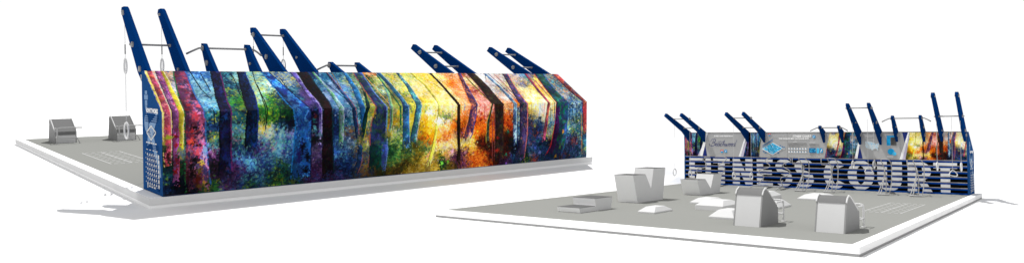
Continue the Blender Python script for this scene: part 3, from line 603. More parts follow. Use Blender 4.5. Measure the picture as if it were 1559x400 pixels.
def end_panel_print(p):
    x = W + 0.006
    pl = lambda y0, z0, xx=x: (lambda a, b: (xx, y0 + a, z0 + b))
    m = MB(); text_shape('HOW IT WORKS', 0.105, pl(-.53, 1.325), m, 0.004, 0.86); m.build('lettering', 'print_white', p, label='white heading HOW IT WORKS')
    # large pale silhouettes of exercising figures
    m = MB()
    m.box((x - .004, -.95, 1.63), (x - .0022, -.81, 1.69)).box((x - .004, -.99, 1.54), (x - .0022, -.77, 1.62)).box((x - .004, -.95, 1.44), (x - .0022, -.81, 1.53))
    m.poly([(x - .003, a, b) for a, b in [(-.95,1.435),(-.81,1.435),(-.84,1.37),(-.92,1.37)]])
    m.disc((x - .004, -.88, 1.15), .12, 'x', .0018, 20, .15)
    for q in ([(-.74,1.13),(-.36,1.28),(-.28,1.38),(-.22,1.33),(-.27,1.2),(-.36,1.12),(-.5,.95),(-.62,.9)], [(-.62,.9),(-.45,.95),(-.3,.70),(-.12,.55),(-.06,.3),(-.16,.3),(-.26,.5),(-.45,.66)],
              [(-.8,.98),(-.72,1.0),(-.62,.88),(-.7,.8),(-.85,.76)]):
        m.poly([(x - .003, a, b) for a, b in q])
    m.build('figure_print', 'pale_navy', p)
    m = MB()
    for k, (wd) in enumerate((.78, .8, .76, .7)): m.box((x - .0015, -.94, 1.275 - .035 * k), (x - .0002, -.94 + wd, 1.29 - .035 * k))
    for k in range(3): m.box((x - .0015, -.9, .785 - .03 * k), (x - .0002, -.2, .797 - .03 * k))
    m.box((x - .0015, -.27, .06), (x - .0002, -.15, .13)).build('text_lines', 'dark_navy', p)
    m = MB(); c = [(-.87, .99), (-.59, 1.11), (-.31, 1.01), (-.60, .875)]
    for i in range(4):
        (a, b), (a2, b2) = c[i], c[(i + 1) % 4]; d = .014
        m.poly([(x, a, b - d), (x, a2, b2 - d), (x, a2, b2 + d), (x, a, b + d)])
    for i in range(6):
        for j in range(6):
            u, w = (i + .8) / 6.6, (j + .8) / 6.6
            a = c[0][0] + (c[1][0] - c[0][0]) * u + (c[3][0] - c[0][0]) * w; b = c[0][1] + (c[1][1] - c[0][1]) * u + (c[3][1] - c[0][1]) * w
            if random.random() < .75: m.box((x - .001, a - .012, b - .004), (x, a + .012 + random.random() * .012, b + .005))
    m.build('court_diagram', 'print_soft', p)
    m = MB()
    for k in range(5): m.box((x, -.90 + .13 * k, .815), (x + .001, -.90 + .13 * k + random.uniform(.07, .11), .835))
    for k in range(4): m.box((x, -.90 + .19 * k, .70), (x + .001, -.90 + .19 * k + .09, .712))
    for r in range(7):
        z = .63 - .0805 * r
        m.disc((x, -.93, z + .012), .012, 'x', .001, 10)
        for k in range(5):
            y = -.83 + .125 * k + random.uniform(-.01, .01)
            m.disc((x, y + .02, z + .014), .012, 'x', .001, 10)
            m.poly([(x + .0005, y - .035, z - .012), (x + .0005, y + .02, z - .018), (x + .0005, y + .05, z - .008), (x + .0005, y + .035, z + .004), (x + .0005, y - .012, z + .004)])
        m.box((x, -.84, z - .034), (x + .001, -.24, z - .030))
    m.box((x, -.86, .06), (x + .001, -.82, .14))
    for k in range(3): m.box((x, -.77 + .15 * k, .085), (x + .001, -.67 + .15 * k, .105))
    m.build('exercise_icons', 'print_soft', p)
    m = MB()
    for r in range(7): m.box((x, -.215, .595 - .0805 * r), (x + .001, -.15, .655 - .0805 * r))
    m.build('timer_icons', 'print_soft', p)

def wall(label, front, back):
    t = thing('fitness_wall', label, 'exercise wall', (W / 2, T / 2, 0.004))
    yb = T + 0.035
    MB().prism([(yb, .004), (0, .004), (0, HF), (TR, H - .002), (T + .004, H - .002), (T + .004, HP), (yb, HP)], .05, W - .05, 'x').build('wall_body', 'navy', t)
    prof = [(T - .006, .0045), (0.001, .0045), (0.001, HF), (TR, H), (T - .006, H)]
    MB().prism(prof, .004, .046, 'x').build('end_panel', 'navy_end', t)
    p = MB().prism(prof, W - .046, W + .0, 'x').build('end_panel', 'navy_end', t)
    end_panel_print(p)
    build_struts(t)
    if back:
        nx, ny1, ny2 = 1320, 190, 172
        v = np.r_[np.linspace(0, HF, ny1), HF + np.linspace(0, LS, ny2)[1:]]
        s = np.linspace(0, W, nx)
        S, V = np.meshgrid(s, v)
        low = V <= HF + 1e-6; k = np.clip((V - HF) / LS, 0, 1); e = 0.008
        Y = np.where(low, e, e + (TR - 0.0) * k); Z = np.where(low, .012 + V * (HF - .012 + .003) / HF, HF + .003 + (H - HF + .002) * k)
        col = sample(S, V)
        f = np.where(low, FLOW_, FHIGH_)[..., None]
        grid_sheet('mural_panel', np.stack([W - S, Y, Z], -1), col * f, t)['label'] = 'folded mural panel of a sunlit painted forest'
    if not front: return t
    # slatted lower front
    MB().box((.05, T + .022, .05), (W - .05, T + .034, HP - .004)).build('backing_board', 'black', t)
    for ch, x0, x1 in (('F',-.0,.57),('I',.69,.91),('T',1.01,1.69),('N',1.81,2.59),('E',2.76,3.36),('S',3.47,4.08),('S',4.17,4.85),('C',5.2,5.98),('O',6.01,6.87),('U',6.97,7.74),('R',7.91,8.62),('T',8.68,9.36)):
        x0, x1 = [a + .0159 * (13.32 - a) for a in (x0, x1)]
        m = MB()
        for k, q in enumerate(glyph(ch, (x1 - x0) / .94)): m.prism([(x0 + a * .94, .06 + b * .955) for a, b in q], T + .006 + .0007 * (k % 3), T + .0215, 'y')
        m.build('letter', 'letter', t)
    for k in range(6):
        z = 1.055 - .1755 * k
        s = MB().box((.047, T - .012, z - .030), (W - .047, T + .004, z + .020)).build('slat', 'slat', t)
        MB().box((.048, T - .014, z + .0205), (W - .048, T + .0045, z + .047)).build('slat_trim', 'trim', s)
    b = MB().box((.047, T - .02, .0045), (W - .047, T + .021, .055)).build('base_rail', 'slat', t)
    m = MB()
    x = .3
    while x < W - .3:
        w_ = random.uniform(.15, .6); m.box((x, T - .024, random.uniform(.012, .02)), (min(x + w_, W - .2), T - .0205, random.uniform(.03, .045))); x += w_ + random.uniform(.1, .6)
    m.build('rail_glare', 'rail_glare_blue', b)  # pale patches painted as glare along the base rail
    sign_panels(t)
    return t
M['rail_glare_blue'] = mat('pale_blue_glare', (0.06, 0.16, 0.36), 0.6, 0.2, 6)

def sign_panels(t):
    y = T - .002
    zt = H - .012; zb = HP - .0
    zl = lambda k: zt + (zb - zt) * k
    base = MB().box((.047, T - .002, HP - .002), (W - .047, T + .0035, H - .006)).build('sign_panel', 'sign', t)
    MB().box((.047, T - .014, H - .006), (W - .047, T + .02, H + .006)).build('top_trim', 'trim', t)
    def q(pts, lay, m_, name='stripe'):
        yy = y - .003 * lay
        return MB().poly([(a, yy, zl(b)) for a, b in pts]).build(name, m_, base)
    def sheet(l0, l1, r0, r1, s0, s1, v0, v1, lay):
        n, k = 150, 90; u, w = np.meshgrid(np.linspace(0, 1, n), np.linspace(0, 1, k))
        L = l0 + (l1 - l0) * w; R = r0 + (r1 - r0) * w
        X = L + (R - L) * u; Z = zt + (zb - zt) * w
        s = s0 + (s1 - s0) * (X - min(l0, l1)) / (max(r0, r1) - min(l0, l1))
        grid_sheet('forest_picture', np.stack([X, 0 * X + y - .003 * lay, Z], -1), sample(s, v1 + (v0 - v1) * w) * 1.15, base)
    # panel one
    sheet(0.048, 0.048, 0.956, 0.613, 0.05, 1.95, .25, 2.1, 2)
    q([(0.934,0),(1.010,0),(0.778,1),(0.640,1)], 3, 'print_white'); q([(0.901,.3),(0.928,.3),(0.654,1),(0.571,1)], 2.5, 'print_lilac')
    q([(0.896,.52),(0.969,1),(0.778,1)], 2.2, 'print_navy')
    # panel two
    q([(2.432,0),(2.560,0),(2.483,.25)], 2.2, 'print_navy')
    sheet(2.598, 2.420, 3.124, 3.025, 2.35, 3.85, .25, 2.1, 2)
    q([(2.542,0),(2.605,0),(2.317,1),(2.235,1)], 3, 'print_white'); q([(2.522,.38),(2.560,.38),(2.420,1),(2.312,1)], 2.5, 'print_lilac')
    # panel three
    sheet(5.561, 5.368, 6.602, 6.391, 7.7, 9.72, .3, 2.15, 2)
    q([(6.570,0),(6.619,0),(6.454,1),(6.359,1)], 3, 'print_white'); q([(6.528,.45),(6.623,1),(6.459,1)], 2.2, 'print_navy')
    # panel four
    q([(7.865,0),(8.041,0),(7.943,.46)], 2.2, 'print_navy')
    sheet(8.094, 7.943, 9.700, 9.700, 4.75, 8.5, .2, 2.0, 2)
    q([(8.041,0),(8.084,0),(7.849,1),(7.762,1)], 3, 'print_white'); q([(8.047,.18),(8.069,.18),(7.943,1),(7.845,1)], 2.5, 'print_lilac')
    q([(7.789,0),(7.797,0),(7.797,1),(7.789,1)], 1, 'sign_mid', 'panel_joint'); q([(4.073,0),(4.083,0),(4.083,1),(4.073,1)], 1, 'sign_mid', 'panel_joint')
    ty = y - .013
    def tx(body, size, xc, k, m_='print_white', sq=1.0, bold=.0, sh=0.0, lb=None):
        m = MB(); text_shape(body, size, lambda a, b: (xc + a, ty, zl(k) + b), m, bold, sq, sh); return m.build('lettering', m_, base, label=lb)
    def lines(x0, x1, k0, k1, n, m_, fill=.5):
        m = MB()
        for i in range(n):
            ka = k0 + (k1 - k0) * i / n; kb = ka + (k1 - k0) / n * fill; last = .6 if i == n - 1 else random.uniform(.93, 1)
            m.box((x0, ty - .001, zl(kb)), (x0 + (x1 - x0) * last, ty, zl(ka)))
        m.build('text_lines', m_, base)
    def shield(xc, k, r):
        z = zl(k)
        MB().poly([(xc - r, ty, z + r * .8), (xc + r, ty, z + r * .8), (xc + r * .95, ty, z), (xc - r * .95, ty, z)]).build('badge', 'print_red', base)
        MB().poly([(xc - r * .9, ty, z - .1 * r), (xc + r * .9, ty, z - .1 * r), (xc + r * .6, ty, z - r * .8), (xc, ty, z - 1.15 * r), (xc - r * .6, ty, z - r * .8)]).build('badge', 'print_cyan', base)
        MB().box((xc - r * .6, ty - .002, z + r * .1), (xc + r * .6, ty - .001, z + r * .35)).build('badge', 'print_white', base)
    def blue_dot(xc, k, r):
        z = zl(k); MB().prism([(xc + a * r, z + b * r) for a, b in ((-.6,-1),(.6,-1),(1,-.6),(1,.6),(.6,1),(-.6,1),(-1,.6),(-1,-.6))], ty - .001, ty, 'y').build('badge', 'print_cyan', base)
        MB().poly([(xc - r * .45, ty - .003, z - r * .5), (xc - r * .1, ty - .003, z - r * .6), (xc + r * .55, ty - .003, z + r * .5), (xc + r * .1, ty - .003, z + r * .5)]).build('badge', 'print_white', base)
    # sponsor panel
    tx('FITNESS COURT PRESENTED BY', .066, 1.645, .165, sq=.82, bold=.003)
    tx('CITY OF', .085, 1.547, .42, 'print_navy', .9, .0, .25)
    m = MB(); script_word('Beachwood', 1.124, zl(.56), .262, .235, ty, m, .3, .009); m.build('lettering', 'print_navy', base, label='navy script word Beachwood')
    shield(1.579, .78, .062); blue_dot(1.732, .775, .055)
    # welcome panel
    shield(3.426, .085, .05); lines(3.492, 3.553, .06, .10, 1, 'print_soft')
    tx('WELCOME TO THE', .105, 3.914, .185, 'print_soft', .86); tx('FITNESS COURT', .105, 4.596, .185, 'print_white', .86, .005)
    tx("THE WORLD'S BEST OUTDOOR GYM", .075, 4.304, .27, 'print_white', .86, .004); blue_dot(5.022, .165, .05)
    c = [(3.141, .655), (3.541, .41), (3.909, .63), (3.536, .90)]
    m = MB(); m.poly([(a, ty, zl(b)) for a, b in c]).build('court_diagram', 'print_sky', base)
    m = MB()
    for i in range(4):
        (a, b), (a2, b2) = c[i], c[(i + 1) % 4]
        if i == 0: continue
        m.poly([(a, ty - .001, zl(b) - .012), (a2, ty - .001, zl(b2) - .012), (a2, ty - .001, zl(b2) + .012), (a, ty - .001, zl(b) + .012)])
    m.build('court_diagram', 'print_white', base)
    mb_, mc, md = MB(), MB(), MB()
    for i in range(9):
        for j in range(8):
            u, w_ = (i + .7) / 9.6, (j + .7) / 8.6
            a = c[0][0] + (c[1][0] - c[0][0]) * u + (c[3][0] - c[0][0]) * w_; b = zl(c[0][1] + (c[1][1] - c[0][1]) * u + (c[3][1] - c[0][1]) * w_)
            r = random.random(); tgt = mb_ if r < .35 else (mc if r < .5 else (md if r < .6 else None))
            if tgt is not None: tgt.box((a - .018, ty - .003, b - .009), (a + .018, ty - .002, b + .009))
    for k in range(3):
        d = .03 * k; mb_.poly([(3.141 + .02, ty - .002, zl(.60) + d), (3.553, ty - .002, zl(.33) + d), (3.553, ty - .002, zl(.33) + d + .014), (3.141 + .02, ty - .002, zl(.60) + d + .014)])
    for px_, k in ((3.210, .77), (3.284, .82), (3.818, .53), (3.890, .57), (3.962, .60), (3.746, .82)): mb_.box((px_ - .03, ty - .001, zl(k) - .018), (px_ + .03, ty, zl(k) + .018))
    mb_.build('court_diagram', 'print_blue', base); mc.build('court_diagram', 'print_brown', base); md.build('court_diagram', 'print_white', base)
    m = MB(); m.box((3.938, ty - .001, zl(.66)), (3.971, ty, zl(.61))).build('court_diagram', 'print_white', base)
    lines(4.269, 4.514, .355, .395, 1, 'print_soft', .9); lines(4.104, 4.780, .41, .53, 5, 'sign_mid', .62); lines(4.104, 4.780, .555, .575, 1, 'sign_mid')
    lines(4.860, 5.200, .375, .415, 1, 'print_soft', .9); lines(4.860, 5.200, .45, .53, 4, 'sign_mid', .62)
    m, m2 = MB(), MB()
    for r in range(2):
        for k in range(7):
            x0 = 4.104 + k * .098; z = zl(.65 + .12 * r)
            m.disc((x0 + .03, ty, z + .022), .018, 'y', .001, 10); m.poly([(x0, ty, z - .02), (x0 + .065, ty, z - .025), (x0 + .06, ty, z + .006), (x0 + .015, ty, z + .012)])
            m2.disc((x0 + .075, ty, z + .005), .013, 'y', .001, 8)
    m.build('exercise_icons', 'print_white', base); m2.build('exercise_icons', 'print_cyan', base)
    MB().box((4.849, ty - .001, zl(.80)), (5.076, ty, zl(.61))).build('photo_print', 'print_blue', base)
    m = MB()
    for k in range(16): 
        a = random.uniform(4.855, 5.053); b = random.uniform(.63, .78); m.box((a, ty - .003, zl(b + .02)), (a + .04, ty - .002, zl(b)))
    m.build('photo_print', 'print_sky', base)
    MB().box((5.105, ty - .001, zl(.81)), (5.189, ty, zl(.61))).build('photo_print', 'print_sky', base)
    MB().box((5.211, ty - .001, zl(.79)), (5.312, ty, zl(.615))).build('photo_print', 'print_cyan', base)
    MB().poly([(5.234, ty - .003, zl(.76)), (5.256, ty - .003, zl(.77)), (5.296, ty - .003, zl(.65)), (5.267, ty - .003, zl(.65))]).build('photo_print', 'print_white', base)
    lines(4.860, 5.053, .83, .90, 3, 'sign_mid', .6)
    # map panel
    lines(6.728, 7.121, .115, .155, 1, 'print_soft', .8); lines(6.780, 7.059, .175, .21, 1, 'print_soft', .8); lines(6.801, 7.141, .255, .285, 1, 'print_soft', .7)
    us = [(0,.12),(.02,.35),(.0,.52),(.06,.72),(.2,.80),(.32,.86),(.40,.86),(.46,1.0),(.52,.98),(.58,.86),(.72,.82),(.80,.84),(.86,1.0),(.91,.98),(.87,.76),(.95,.6),(.94,.48),(1.0,.25),(.97,.14),(.86,.3),(.76,.34),(.68,.38),(.66,.22),(.54,.16),(.46,.1),(.2,.06),(.06,.02)]
    mx0, mx1 = 6.713, 7.166
    m = MB(); m.prism([(mx0 + (mx1 - mx0) * a, zl(.315 + .365 * b)) for a, b in us], ty - .001, ty, 'y').build('map_print', 'print_map', base)
    shield(6.956, .47, .05)
    m = MB()
    for k in range(22):
        a = random.uniform(.08, .9); b = random.uniform(.2, .75); m.disc((mx0 + (mx1 - mx0) * a, ty - .0015, zl(.315 + .365 * b)), .011, 'y', .001, 8)
    m.build('map_print', 'print_sky', base)
    MB().box((7.389, ty - .001, zl(.185)), (7.676, ty, zl(.125))).build('info_table', 'print_cyan', base)
    MB().box((7.389, ty - .001, zl(.485)), (7.502, ty, zl(.19))).build('info_table', 'print_cyan', base)
    MB().box((7.512, ty - .001, zl(.485)), (7.686, ty, zl(.19))).build('info_table', 'sign_dark', base)
    lines(7.526, 7.676, .22, .47, 5, 'sign_mid', .35); lines(7.426, 7.486, .22, .25, 1, 'print_white')
    tx('14+', .085, 7.446, .375, 'print_white', .9, .004); lines(7.416, 7.476, .43, .46, 1, 'print_soft')
    MB().disc((7.516, ty, zl(.715)), .105, 'y', .002, 16).build('seal_print', 'print_cyan', base)
    MB().disc((7.616, ty - .003, zl(.79)), .062, 'y', .002, 16).build('seal_print', 'print_sky', base)
    lines(7.476, 7.556, .705, .735, 1, 'print_white'); lines(7.385, 7.716, .885, .91, 1, 'print_white', .8)

# ------------------------------------------------------------------ equipment
def torus_pts(c, r, n=28, axis='y', sy=1.0):
    out = []
    for i in range(n):
        a = 2 * PI * i / n; u, v = r * math.cos(a), r * math.sin(a) * sy
        out.append((c[0] + u, c[1], c[2] + v) if axis == 'y' else (c[0], c[1] + u, c[2] + v))
    return out

def hanging_ring(label, x, y, ztop, zr, r=.12, group=None, upper=None):
    t = thing('hanging_ring', label, 'gym ring', (x, y, zr), group)
    MB().tube([(x, y, ztop), (x, y, zr + r)], .0045, 6).build('rope', 'white_tube', t)
    if upper:
        MB().tube(torus_pts((x, y, upper),   .10, 24, 'x', 1.4), .014, 8, closed=True).build('grip_loop', 'white_tube', t, smooth=True)
        MB().tube([(x, y, upper + .22), (x, y, upper + .40)], .012, 8).build('strap', 'steel', t)
    MB().tube(torus_pts((x, y, zr), r, 32, 'x'), .017, 10, closed=True).build('ring', 'white_tube', t, smooth=True)
    return t

def triangle_handle(label, x, y, ztop, z):
    t = thing('triangle_handle', label, 'pull handle', (x, y, z))
    MB().tube([(x, y, ztop), (x, y, z + .10)], .0045, 6).build('rope', 'white_tube', t)
    MB().tube([(x, y, z + .10), (x - .08, y - .08, z - .01), (x - .05, y - .12, z - .06), (x + .10, y - .02, z - .09), (x + .11, y + .08, z - .02)], .015, 8, smooth=3, closed=True).build('handle', 'white_tube', t, smooth=True)
    return t

def snake_rail(label, rails, y, base=None):
    xs = [p[0] for r in rails for p in r]
    t = thing('snake_rail', label, 'climbing rail', (sum(xs) / len(xs), y, 0.004), 'bent white tubes before the slatted wall')
    for r in rails:
        MB().tube([(a, y, b) for a, b in r], .015, 8, smooth=5).build('rail', 'grey_tube', t, smooth=True)
    if base: MB().tube(base, .02, 8, smooth=3).build('base_bar', 'grey_tube', t, smooth=True)
    return t

def tube_station(label, x):
    """bowed climbing frame, x = its left leg"""
    t = thing('tube_frame', label, 'exercise frame', (x + .1, -2.7, .004), 'bowed white tube frames before the slatted wall')
    r = .014; xl, xr = x, x + .235
    hoop = [(xl, -2.92, .03), (xl, -2.58, .27), (xl, -2.30, .68), (xl, -2.50, .96), (xl, -2.74, 1.10), (xl + .03, -2.77, 1.135), (xr - .03, -2.77, 1.135), (xr, -2.72, 1.10), (xr, -2.45, .98), (xr, -2.40, .65), (xr, -2.56, .23), (xr, -2.92, .03)]
    MB().tube(hoop, r, 8, smooth=4).build('hoop', 'grey_tube', t, smooth=True)
    xi = x - .05
    MB().tube([(xi - .02, -2.92, .03), (xi, -2.45, .35), (xi + .01, -2.12, .62), (xi, -2.05, .80), (xi, -2.15, .885), (xi - .06, -2.9, .93), (xi - .06, -3.05, .98), (xi - .06, -3.07, 1.13)], r, 8, smooth=4).build('handle_tube', 'grey_tube', t, smooth=True)
    MB().tube([(x + .14, -2.80, .03), (x + .14, -2.74, .5), (x + .12, -2.85, .82), (xi, -2.2, .885)], r * .9, 8, smooth=4).build('brace', 'grey_tube', t, smooth=True)
    MB().tube([(xi - .04, -2.93, .035), (xr + .02, -2.93, .035)], .024, 8).build('foot_bar', 'grey_tube', t, smooth=True)
    return t

def bench(label, x0, x1, h, group):
    """sloped rowing bench with a tube handle frame behind"""
    f, b = -13.62, -12.56
    t = thing('rowing_bench', label, 'exercise bench', ((x0 + x1) / 2, -13.1, .004), group)
    side = [(f, .0045), (-13.46, h - .10), (-13.40, h - .03), (-13.33, h), (-13.22, h - .01), (b - .06, .36), (b, .33), (b + .0, .0045)]
    MB().prism(side, x0 + .03, x1 - .03, 'x').build('shell', 'bench', t)
    for a in (x0, x1 - .028):
        MB().prism([(y, z + (.012 if z > .02 else 0)) for y, z in side], a, a + .028, 'x').build('side_panel', 'bench_side_shade', t)
    cap = [(-13.475, h - .11), (-13.408, h - .028), (-13.335, h + .004), (-13.215, h - .004), (b - .075, .372), (b - .02, .345), (b + .004, .335)]
    for a in (x0 - .006, x1 - .016):
        MB().tube([(a + .011, y, z + .014) for y, z in cap[:5]], .016, 8, smooth=4).build('edge_tube', 'white_tube', t, smooth=True)
    m = MB(); pp = spline([Vector((0, y, z)) for y, z in cap], 5)
    for i in range(len(pp) - 1):
        a, c = pp[i], pp[i + 1]; m.poly([(x0 + .03, a.y, a.z + .004), (x1 - .03, a.y, a.z + .004), (x1 - .03, c.y, c.z + .004), (x0 + .03, c.y, c.z + .004)])
    m.build('seat_pad', 'bench_pad', t, smooth=True)
    MB().box((x0 + .035, b + .0005, .235), (x1 - .035, b + .003, .334)).build('recess', 'recess', t)
    y = -12.2; r = .02
    MB().tube([(x1 - .01, y, .0045), (x1 - .01, y, .38), (x1 - .03, y, .44), (x1 - .09, y, .47), (x0 + .02, y, .47), (x0 - .07, y + .03, .465)], r, 10, smooth=3).build('handle_frame', 'white_tube' if COURT == 'front_court' else 'steel_light', t, smooth=True)
    MB().tube([(x1 - .01, y, .18), (x0 + .12, y, .175), (x0 + .05, y, .15), (x0 - .02, y, .0045)], r * .8, 10, smooth=3).build('foot_rail', 'white_tube' if COURT == 'front_court' else 'steel_light', t, smooth=True)
    MB().tube([(x1 - .01, y, .45), (x1 - .02, b, .44)], r * .8, 8).build('brace', 'white_tube' if COURT == 'front_court' else 'steel_light', t, smooth=True)
    MB().tube([(x1 - .01, y, .18), (x1 - .02, b, .18)], r * .7, 8).build('brace', 'white_tube' if COURT == 'front_court' else 'steel_light', t, smooth=True)
    MB().disc((x1 - .01, y, .0045), .05, 'z', .012).build('foot_plate', 'white_tube' if COURT == 'front_court' else 'steel_light', t)
    return t

def v_box(label, x0, x1, prof, tops, fronts):
    t = thing('jump_box', label, 'jump box', ((x0 + x1) / 2, prof[0][0] + .5, .004), 'grey two-level jump boxes')
    MB().prism(prof, x0, x1, 'x').build('body', 'box', t, bevel=.004)
    for (ya, za), (yb2, zb2) in fronts:
        MB().poly([(x0 + .003, ya - .004, za), (x1 - .003, ya - .004, za), (x1 - .003, yb2 - .004, zb2), (x0 + .003, yb2 - .004, zb2)]).build('lit_front', 'box_front_lit', t)
    for (ya, yb, z) in tops: MB().box((x0 + .004, ya + .006, z + .0003), (x1 - .004, yb - .006, z + .008)).build('top_pad', 'box_top', t)
    return t

def foam_pad(label, x0, x1, y0, y1, rim, top, ix=.14, iy=.24):
    t = thing('foam_pad', label, 'floor pad', ((x0 + x1) / 2, (y0 + y1) / 2, .004), 'sloped-edge white floor pads')
    m = MB()
    a = [(x0, y0), (x1, y0), (x1, y1), (x0, y1)]; b = [(x0 + ix, y0 + iy), (x1 - ix, y0 + iy), (x1 - ix, y1 - iy), (x0 + ix, y1 - iy)]
    for z, c in ((.0045, a), (rim, a), (top, b)): m.v += [(p[0], p[1], z) for p in c]
    for k in (0, 4):
        for i in range(4):
            j = (i + 1) % 4; m.f.append((k + i, k + j, k + 4 + j, k + 4 + i))
    m.f.append((8, 9, 10, 11)); m.f.append((3, 2, 1, 0))
    m.build('pad', 'pad', t, bevel=.004)
    return t

def ladder(label):
    x0, x1, y0, y1 = 8.42, 9.28, -8.75, -5.65
    t = thing('floor_ladder_marking', label, 'floor marking', ((x0 + x1) / 2, -7.2, .006))
    m = MB()
    for x in (x0, (x0 + x1) / 2, x1): m.box((x - .010, y0, .0046), (x + .010, y1, .0066))
    n = 7
    for k in range(n + 1):
        y = y0 + (y1 - y0) * k / n
        for j in range(6):
            a = x0 + .02 + j * (x1 - x0 - .02) / 6; m.box((a, y - .02, .0047), (a + .08, y + .02, .0065))
    for k in range(n):
        y = y0 + (y1 - y0) * (k + .5) / n
        for x in (x0 + .215, x1 - .215): m.box((x - .04, y - .013, .0047), (x + .04, y + .013, .0065))
    m.build('painted_lines', 'paint', t)
    return t

# ------------------------------------------------------------------ build the mural court (seen from behind)
COURT = 'mural_court'
court_slab('white edged concrete court slab under the big painted forest wall')
wall('long navy wall whose folded back carries the painted forest mural', False, True)
gb = 'rowing benches on the mural court'
bench('pale grey rowing bench farthest left, at the corner of the mural court', 8.72, 9.29, .66, gb)
bench('pale grey rowing bench between the far left bench and the mural wall', 7.08, 7.65, .70, gb)
ladder('white dashed ladder grid painted on the floor beside the mural wall end')
gr = 'rings hanging over the mural court'
hanging_ring('white ring hung from the tallest leftmost navy strut of the mural wall', 9.65, -2.66, 3.10, .92, .15, gr, 2.13)
hanging_ring('white ring hung from the second tallest navy strut of the mural wall', 9.0, -2.66, 3.10, .92, .15, gr, 2.14)
hanging_ring('white ring hung from the left strut of the third strut pair on the mural wall', 7.2, -2.66, 2.86, .94, .15, gr, 2.17)
hanging_ring('white ring hung from the right strut of the third strut pair on the mural wall', 6.55, -2.66, 2.86, .94, .15, gr, 2.17)

# ------------------------------------------------------------------ build the front court (seen from the front)
COURT = 'front_court'
court_slab('white edged grey court slab carrying the boxes and pads')
wall('navy slatted wall with big white FITNESS COURT letters and grey signs', True, False)
gb = 'rowing benches on the front court'
bench('pale grey rowing bench with tube handle nearest the white front right corner', 8.72, 9.29, .68, gb)
bench('pale grey rowing bench with tube handle left of the corner bench', 7.07, 7.65, .75, gb)
v_box('tall grey V-notched jump box at the left edge of the court', 2.30, 2.92,
      [(-10.22,.0045),(-10.45,.785),(-9.74,.785),(-9.42,.37),(-9.26,.935),(-8.52,.935),(-8.70,.0045)], [(-10.45,-9.74,.785),(-9.26,-8.52,.935)], [((-10.22,.01),(-10.45,.783))])
v_box('smaller grey V-notched jump box in front of the slatted wall', 2.56, 3.15,
      [(-6.57,.0045),(-6.80,.50),(-6.18,.49),(-5.80,.19),(-5.56,.63),(-4.90,.63),(-5.10,.0045)], [(-6.80,-6.18,.495),(-5.56,-4.90,.63)], [((-6.57,.01),(-6.80,.497))])
v_box('low grey two-step box near the pointed left corner of the court', 2.53, 3.20,
      [(-13.56,.0045),(-13.60,.125),(-12.86,.125),(-12.90,.31),(-12.05,.31),(-12.12,.0045)], [(-13.60,-12.89,.125),(-12.90,-12.05,.31)], [((-13.56,.01),(-13.60,.122)), ((-12.86,.136),(-12.90,.307))])
foam_pad('small white sloped-edge pad alone in front of the tall jump box', 4.22, 4.68, -12.57, -11.6, .04, .145, .1, .25)
foam_pad('small white sloped-edge pad partly hidden behind the largest pad', 4.15, 4.80, -9.5, -8.5, .055, .16)
foam_pad('largest white sloped-edge pad in the middle of the pad cluster', 4.98, 5.72, -10.95, -9.75, .125, .235, .13, .35)
foam_pad('white sloped-edge pad half hidden by the left rowing bench', 6.08, 6.68, -12.62, -11.6, .045, .19)
foam_pad('white sloped-edge pad seen between the two rowing benches', 6.02, 6.78, -6.2, -4.9, .045, .15)
foam_pad('white sloped-edge pad peeking out right of the left bench near the wall', 4.98, 5.58, -7.2, -6.25, .13, .25)
foam_pad('white sloped-edge pad seen through the left bench tube handle', 5.98, 6.60, -9.5, -8.5, .05, .20)
ladder('white dashed ladder grid painted on the floor behind the corner bench')
ys = -2.0
snake_rail('pair of wavy white tube rails before the letters F I T', [[(1.46,1.09),(1.27,1.08),(1.21,.97),(1.31,.84),(1.27,.70),(1.01,.65),(.92,.55),(.95,.45),(1.11,.40),(1.1,.25),(1.0,.03)],
            [(1.67,1.10),(2.0,1.10),(2.12,1.03),(1.96,.89),(1.82,.83),(1.81,.75),(2.01,.70),(2.03,.62),(1.95,.50),(1.75,.42),(1.7,.3),(1.78,.03)]], ys, [(.95, ys - .3, .02), (1.0, ys, .06), (1.75, ys, .06), (1.8, ys - .3, .02)])
snake_rail('pair of wavy white tube rails before the letters E S S', [[(3.96,1.16),(3.83,1.13),(3.60,1.04),(3.57,.96),(3.71,.85),(3.69,.76),(3.38,.66),(3.33,.56),(3.49,.45),(3.47,.34),(3.28,.14),(3.26,.05)],
            [(4.38,1.11),(4.47,1.04),(4.40,.96),(4.23,.90),(4.21,.79),(4.41,.67),(4.43,.57),(4.32,.48),(4.13,.40),(4.11,.28),(4.17,.14),(4.16,.05)]], ys, [(3.04, ys - .15, .01), (3.1, ys, .07), (3.3, ys, .085), (4.09, ys, .085), (4.18, ys, .08), (4.2, ys - .5, .06), (4.2, ys - .75, .01)])
for x, lb in ((4.98, 'bowed white tube frame before the second S of FITNESS'), (5.92, 'bowed white tube frame before the C of COURT'), (7.55, 'bowed white tube frame before the U of COURT'), (8.47, 'bowed white tube frame before the R of COURT')):
    tube_station(lb, x)
gr = 'rings hanging before the slatted wall'
for lb, x, y, zt_, z in (('white ring hanging before the slats at the far right by the wall end', 9.65, -1.95, 2.45, .92), ('white ring hanging before the left arm of the last letter T', 9.0, -1.95, 2.45, .92),
                        ('white ring hanging before the left edge of the letter U', 7.2, -2.1, 2.5, .94), ('white ring hanging before the letter O of COURT', 6.55, -2.1, 2.5, .92),
                        ('white ring hanging in the open left of the wall end', .1, -2.2, 2.3, .48), ('white ring hanging before the letter F of FITNESS', .75, -2.2, 2.3, .44),
                        ('white ring hanging before the left post of the letter N', 2.55, -2.4, 2.3, .44), ('white ring hanging before the right post of the letter N', 3.2, -2.4, 2.3, .44)):
    hanging_ring(lb, x, y, zt_, z, .13, gr)
triangle_handle('white triangular pull handle hanging before the last letter T', 9.35, -1.5, 2.48, .70)
